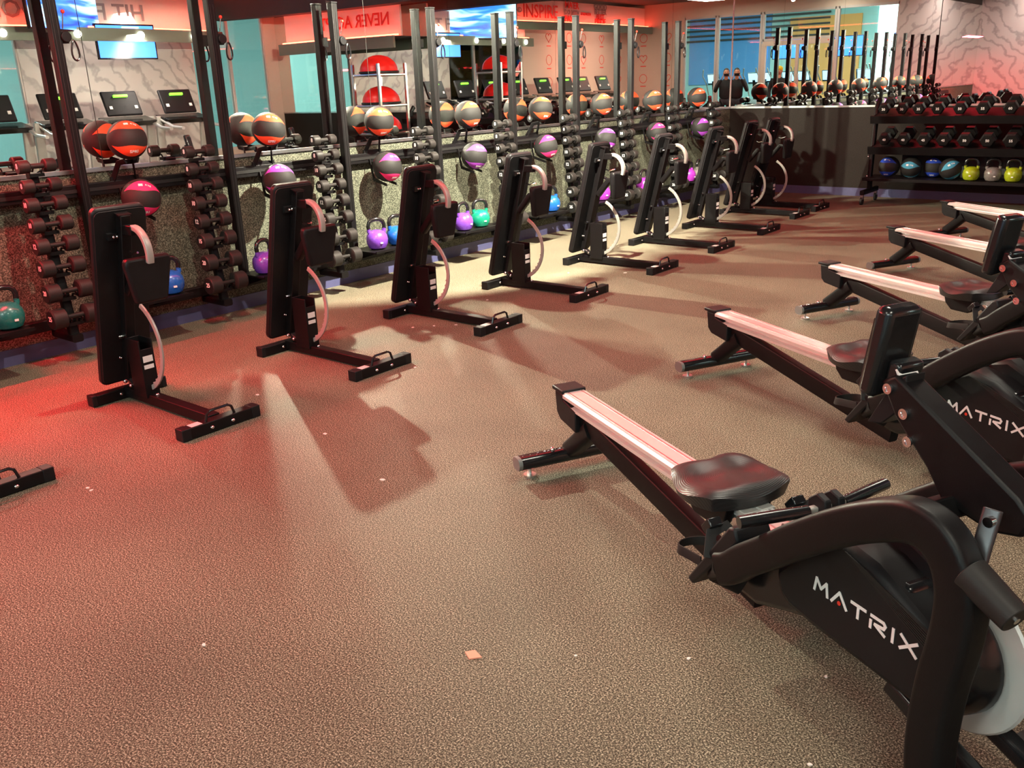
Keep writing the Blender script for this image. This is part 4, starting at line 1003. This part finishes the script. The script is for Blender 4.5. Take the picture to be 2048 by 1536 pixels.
def head(parent, c, rz, hat=None):
    c = Vector(c); h = MB()
    h.sph((0, 0, 0), 0.1, (0.78, 0.95, 1.18), 32, 24)
    for v in h.b.verts:
        x, y, z = v.co
        if z < 0: v.co.x *= 1+z*1.6; v.co.y *= 1+z*0.9
        if y > 0.06 and abs(x) < 0.03 and -0.03 < z < 0.02: v.co.y += 0.018*(1-abs(x)/0.03)*(1-abs(z+0.01)/0.04)   # nose
        if y > 0.05 and 0.005 < z < 0.04 and 0.015 < abs(x) < 0.05: v.co.y -= 0.006
    for s in (-1, 1): h.sph((s*0.079, -0.005, -0.005), 0.03, (0.35, 0.7, 1.1), 10, 8)
    h.cyl((0, -0.015, -0.2), (0, -0.01, -0.07), 0.056, 0.054)
    M = Matrix.Translation(c) @ Matrix.Rotation(rz, 4, 'Z'); bmesh.ops.transform(h.b, matrix=M, verts=h.b.verts)
    h.build('head', SKIN, parent)
    e = MB()
    for s in (-1, 1): e.sph((s*0.031, 0.083, 0.02), 0.010)
    e.box((0, 0.083, -0.055), (0.045, 0.012, 0.006)); bmesh.ops.transform(e.b, matrix=M, verts=e.b.verts); e.build('eyes_and_mouth', mat('dark_eye', (0.02, 0.01, 0.01), 0.3), parent)
    k = MB(); k.sph((0, -0.014, 0.022), 0.104, (0.82, 0.95, 1.08), 24, 18)
    bmesh.ops.delete(k.b, geom=[v for v in k.b.verts if (v.co.y > 0.03 and v.co.z < 0.065) or v.co.z < -0.06], context='VERTS')
    if hat:
        k.sph((0, 0, 0.06), 0.1, (0.9, 1.05, 0.85), 24, 16); 
    bmesh.ops.transform(k.b, matrix=M, verts=k.b.verts); k.build('beanie' if hat else 'hair', hat or HAIR, parent)
def hand(parent, c, d, side, up=(0, 0, 1)):
    c = Vector(c); d = Vector(d).normalized(); u = Vector(up); l = d.cross(u).normalized()*side
    V = [(*c, 0.024, 0.02), (*(c+d*0.045), 0.03, 0.014), (*(c+d*0.085), 0.03, 0.012)]; E = [(0, 1), (1, 2)]
    for k, (o_, L) in enumerate(((-0.026, 0.062), (-0.009, 0.072), (0.009, 0.068), (0.026, 0.054))):
        i = len(V); b0 = c+d*0.09+l*o_
        V += [(*b0, 0.0095), (*(b0+d*L*0.5+u*0.004), 0.0085), (*(b0+d*L*0.8+u*-0.012), 0.0075)]; E += [(2, i), (i, i+1), (i+1, i+2)]
    i = len(V); b0 = c+d*0.03-l*0.034
    V += [(*b0, 0.011), (*(b0+d*0.03-l*0.018), 0.0095), (*(b0+d*0.055-l*0.014), 0.008)]; E += [(1, i), (i, i+1), (i+1, i+2)]
    return skinned('hand', V, E, SKIN, parent, 0, 1)
def person(loc, rz, label, hands_up, hat=None):
    t = empty('person', loc, rz); tag(t, label, 'person')
    # faces +y; jacket body
    sh = 1.42
    V = [(0, 0, 0.90, 0.20, 0.14), (0, 0, 1.06, 0.195, 0.145), (0, 0.01, 1.22, 0.205, 0.14), (0, 0, 1.35, 0.17, 0.105), (0, -0.01, 1.43, 0.11, 0.085), (0, -0.01, 1.49, 0.065, 0.065)]
    E = [(0, 1), (1, 2), (2, 3), (3, 4), (4, 5)]
    tips = []
    for s in (-1, 1):
        i = len(V)
        if hands_up: pts = [(s*0.19, -0.01, 1.39, .072), (s*0.27, 0.06, 1.24, .062), (s*0.30, 0.14, 1.13, .055), (s*0.20, 0.24, 1.32, .045), (s*0.125, 0.28, 1.46, .036)]
        else: pts = [(s*0.19, -0.01, 1.39, .075), (s*0.24, -0.01, 1.24, .066), (s*0.26, 0.0, 1.10, .058), (s*0.25, 0.06, 0.97, .05), (s*0.235, 0.12, 0.86, .042)]
        V += pts; E += [(3, i)] + [(i+k, i+k+1) for k in range(4)]; tips.append(pts)
    skinned('jacket', V, E, JACKET, t, 0)
    V = [(0, 0, 0.92, 0.155, 0.115)]; E = []
    for s in (-1, 1):
        i = len(V); V += [(s*0.09, 0, 0.86, .095), (s*0.10, 0.015, 0.50, .065), (s*0.11, -0.005, 0.11, .052)]; E += [(0, i), (i, i+1), (i+1, i+2)]
    skinned('trousers', V, E, TROUS, t, 0)
    for s in (-1, 1):
        MB().sph((s*0.11, 0.05, 0.045), 0.05, (0.95, 2.6, 0.95), 16, 10).build('shoe', SHOE, t)
    head(t, (0, 0.03, 1.63), 0, hat)
    for s, pts in zip((-1, 1), tips):
        a, b_ = Vector(pts[3][:3]), Vector(pts[4][:3]); d = (b_-a).normalized()
        if hands_up: d = (Vector((s*0.07, 0.30, 1.60))-b_).normalized()
        hand(t, b_, d, s, (0, 1, 0) if not hands_up else (-s, 0, 0))
    return t
az = math.radians(-25.4)
# the photographer stands just behind the camera, phone held up in front of the face
pp = person((0.13, -0.30, 0), math.radians(25.4), 'person in a black jacket raising both hands with a phone, reflected at the mirror corner', True)
f = empty('mobile_phone', (0, 0, 0))
# phone body beside the lens position, behind the camera point
MB().box((-0.05, -0.02, 1.575), (0.155, 0.008, 0.074), Matrix.Rotation(0.44, 3, 'Z')).build('phone_body', BLACKG, f, bev=0.003)
f.location = (0.045, -0.022, 0); tag(f, 'black phone held up by the person reflected in the corner mirrors', 'phone')
person((-0.78, -1.12, 0), math.radians(20), 'person in a black coat and yellow beanie, seen in the far mirror', False, YELLOW)

# ------------------------------------------------------------------ scraps on the floor
PAPER = mat('paper_scrap', (0.8, 0.74, 0.68), 0.7)
def fl(px, py):
    # floor point behind a photograph position, worked out once while surveying the room
    m = camo.matrix_world; d = m.to_3x3() @ Vector(((px-1024)/1788.82, -(py-768)/1788.82, -1)); o = m.translation
    k = -o.z/d.z; return o + d*k
SC = [(408, 1290, .008), (1377, 1318, .008), (765, 960, .012), (1250, 546, .02), (1212, 866, .007), (240, 775, .012), (515, 790, .012), (176, 976, .01), (183, 981, .008), (1152, 1312, .005), (1652, 1354, .006), (1620, 1530, .006), (826, 655, .012), (868, 652, .01), (912, 650, .01), (975, 600, .012), (1137, 546, .010), (830, 735, .01), (650, 868, .012), (590, 660, .01), (1010, 560, .01)]
for i, (px, py, r) in enumerate(SC):
    p = fl(px, py); b = MB(); poly = [(r*(0.7+0.5*random.random())*math.cos(a), r*(0.5+0.4*random.random())*math.sin(a)) for a in [k*PI/3 for k in range(6)]]
    b.prism(poly, 0.0, 0.003, 'z'); o = b.build('floor_scrap', PAPER); o.location = (p.x, p.y, 0); o.rotation_euler = (0, 0, random.random()*3)
    tag(o, 'tiny pale scrap of litter lying on the speckled floor', 'litter', 'tiny pale scraps scattered on the floor')
p = fl(946, 1311); b = MB().prism([(-0.028, -0.004), (0.005, -0.022), (0.03, 0.006), (-0.01, 0.02)], 0, 0.004, 'z'); o = b.build('torn_paper', mat('pink_paper', (0.75, 0.3, 0.2), 0.7)); o.location = (p.x, p.y, 0)
tag(o, 'larger pinkish torn paper scrap alone on the foreground floor', 'litter')
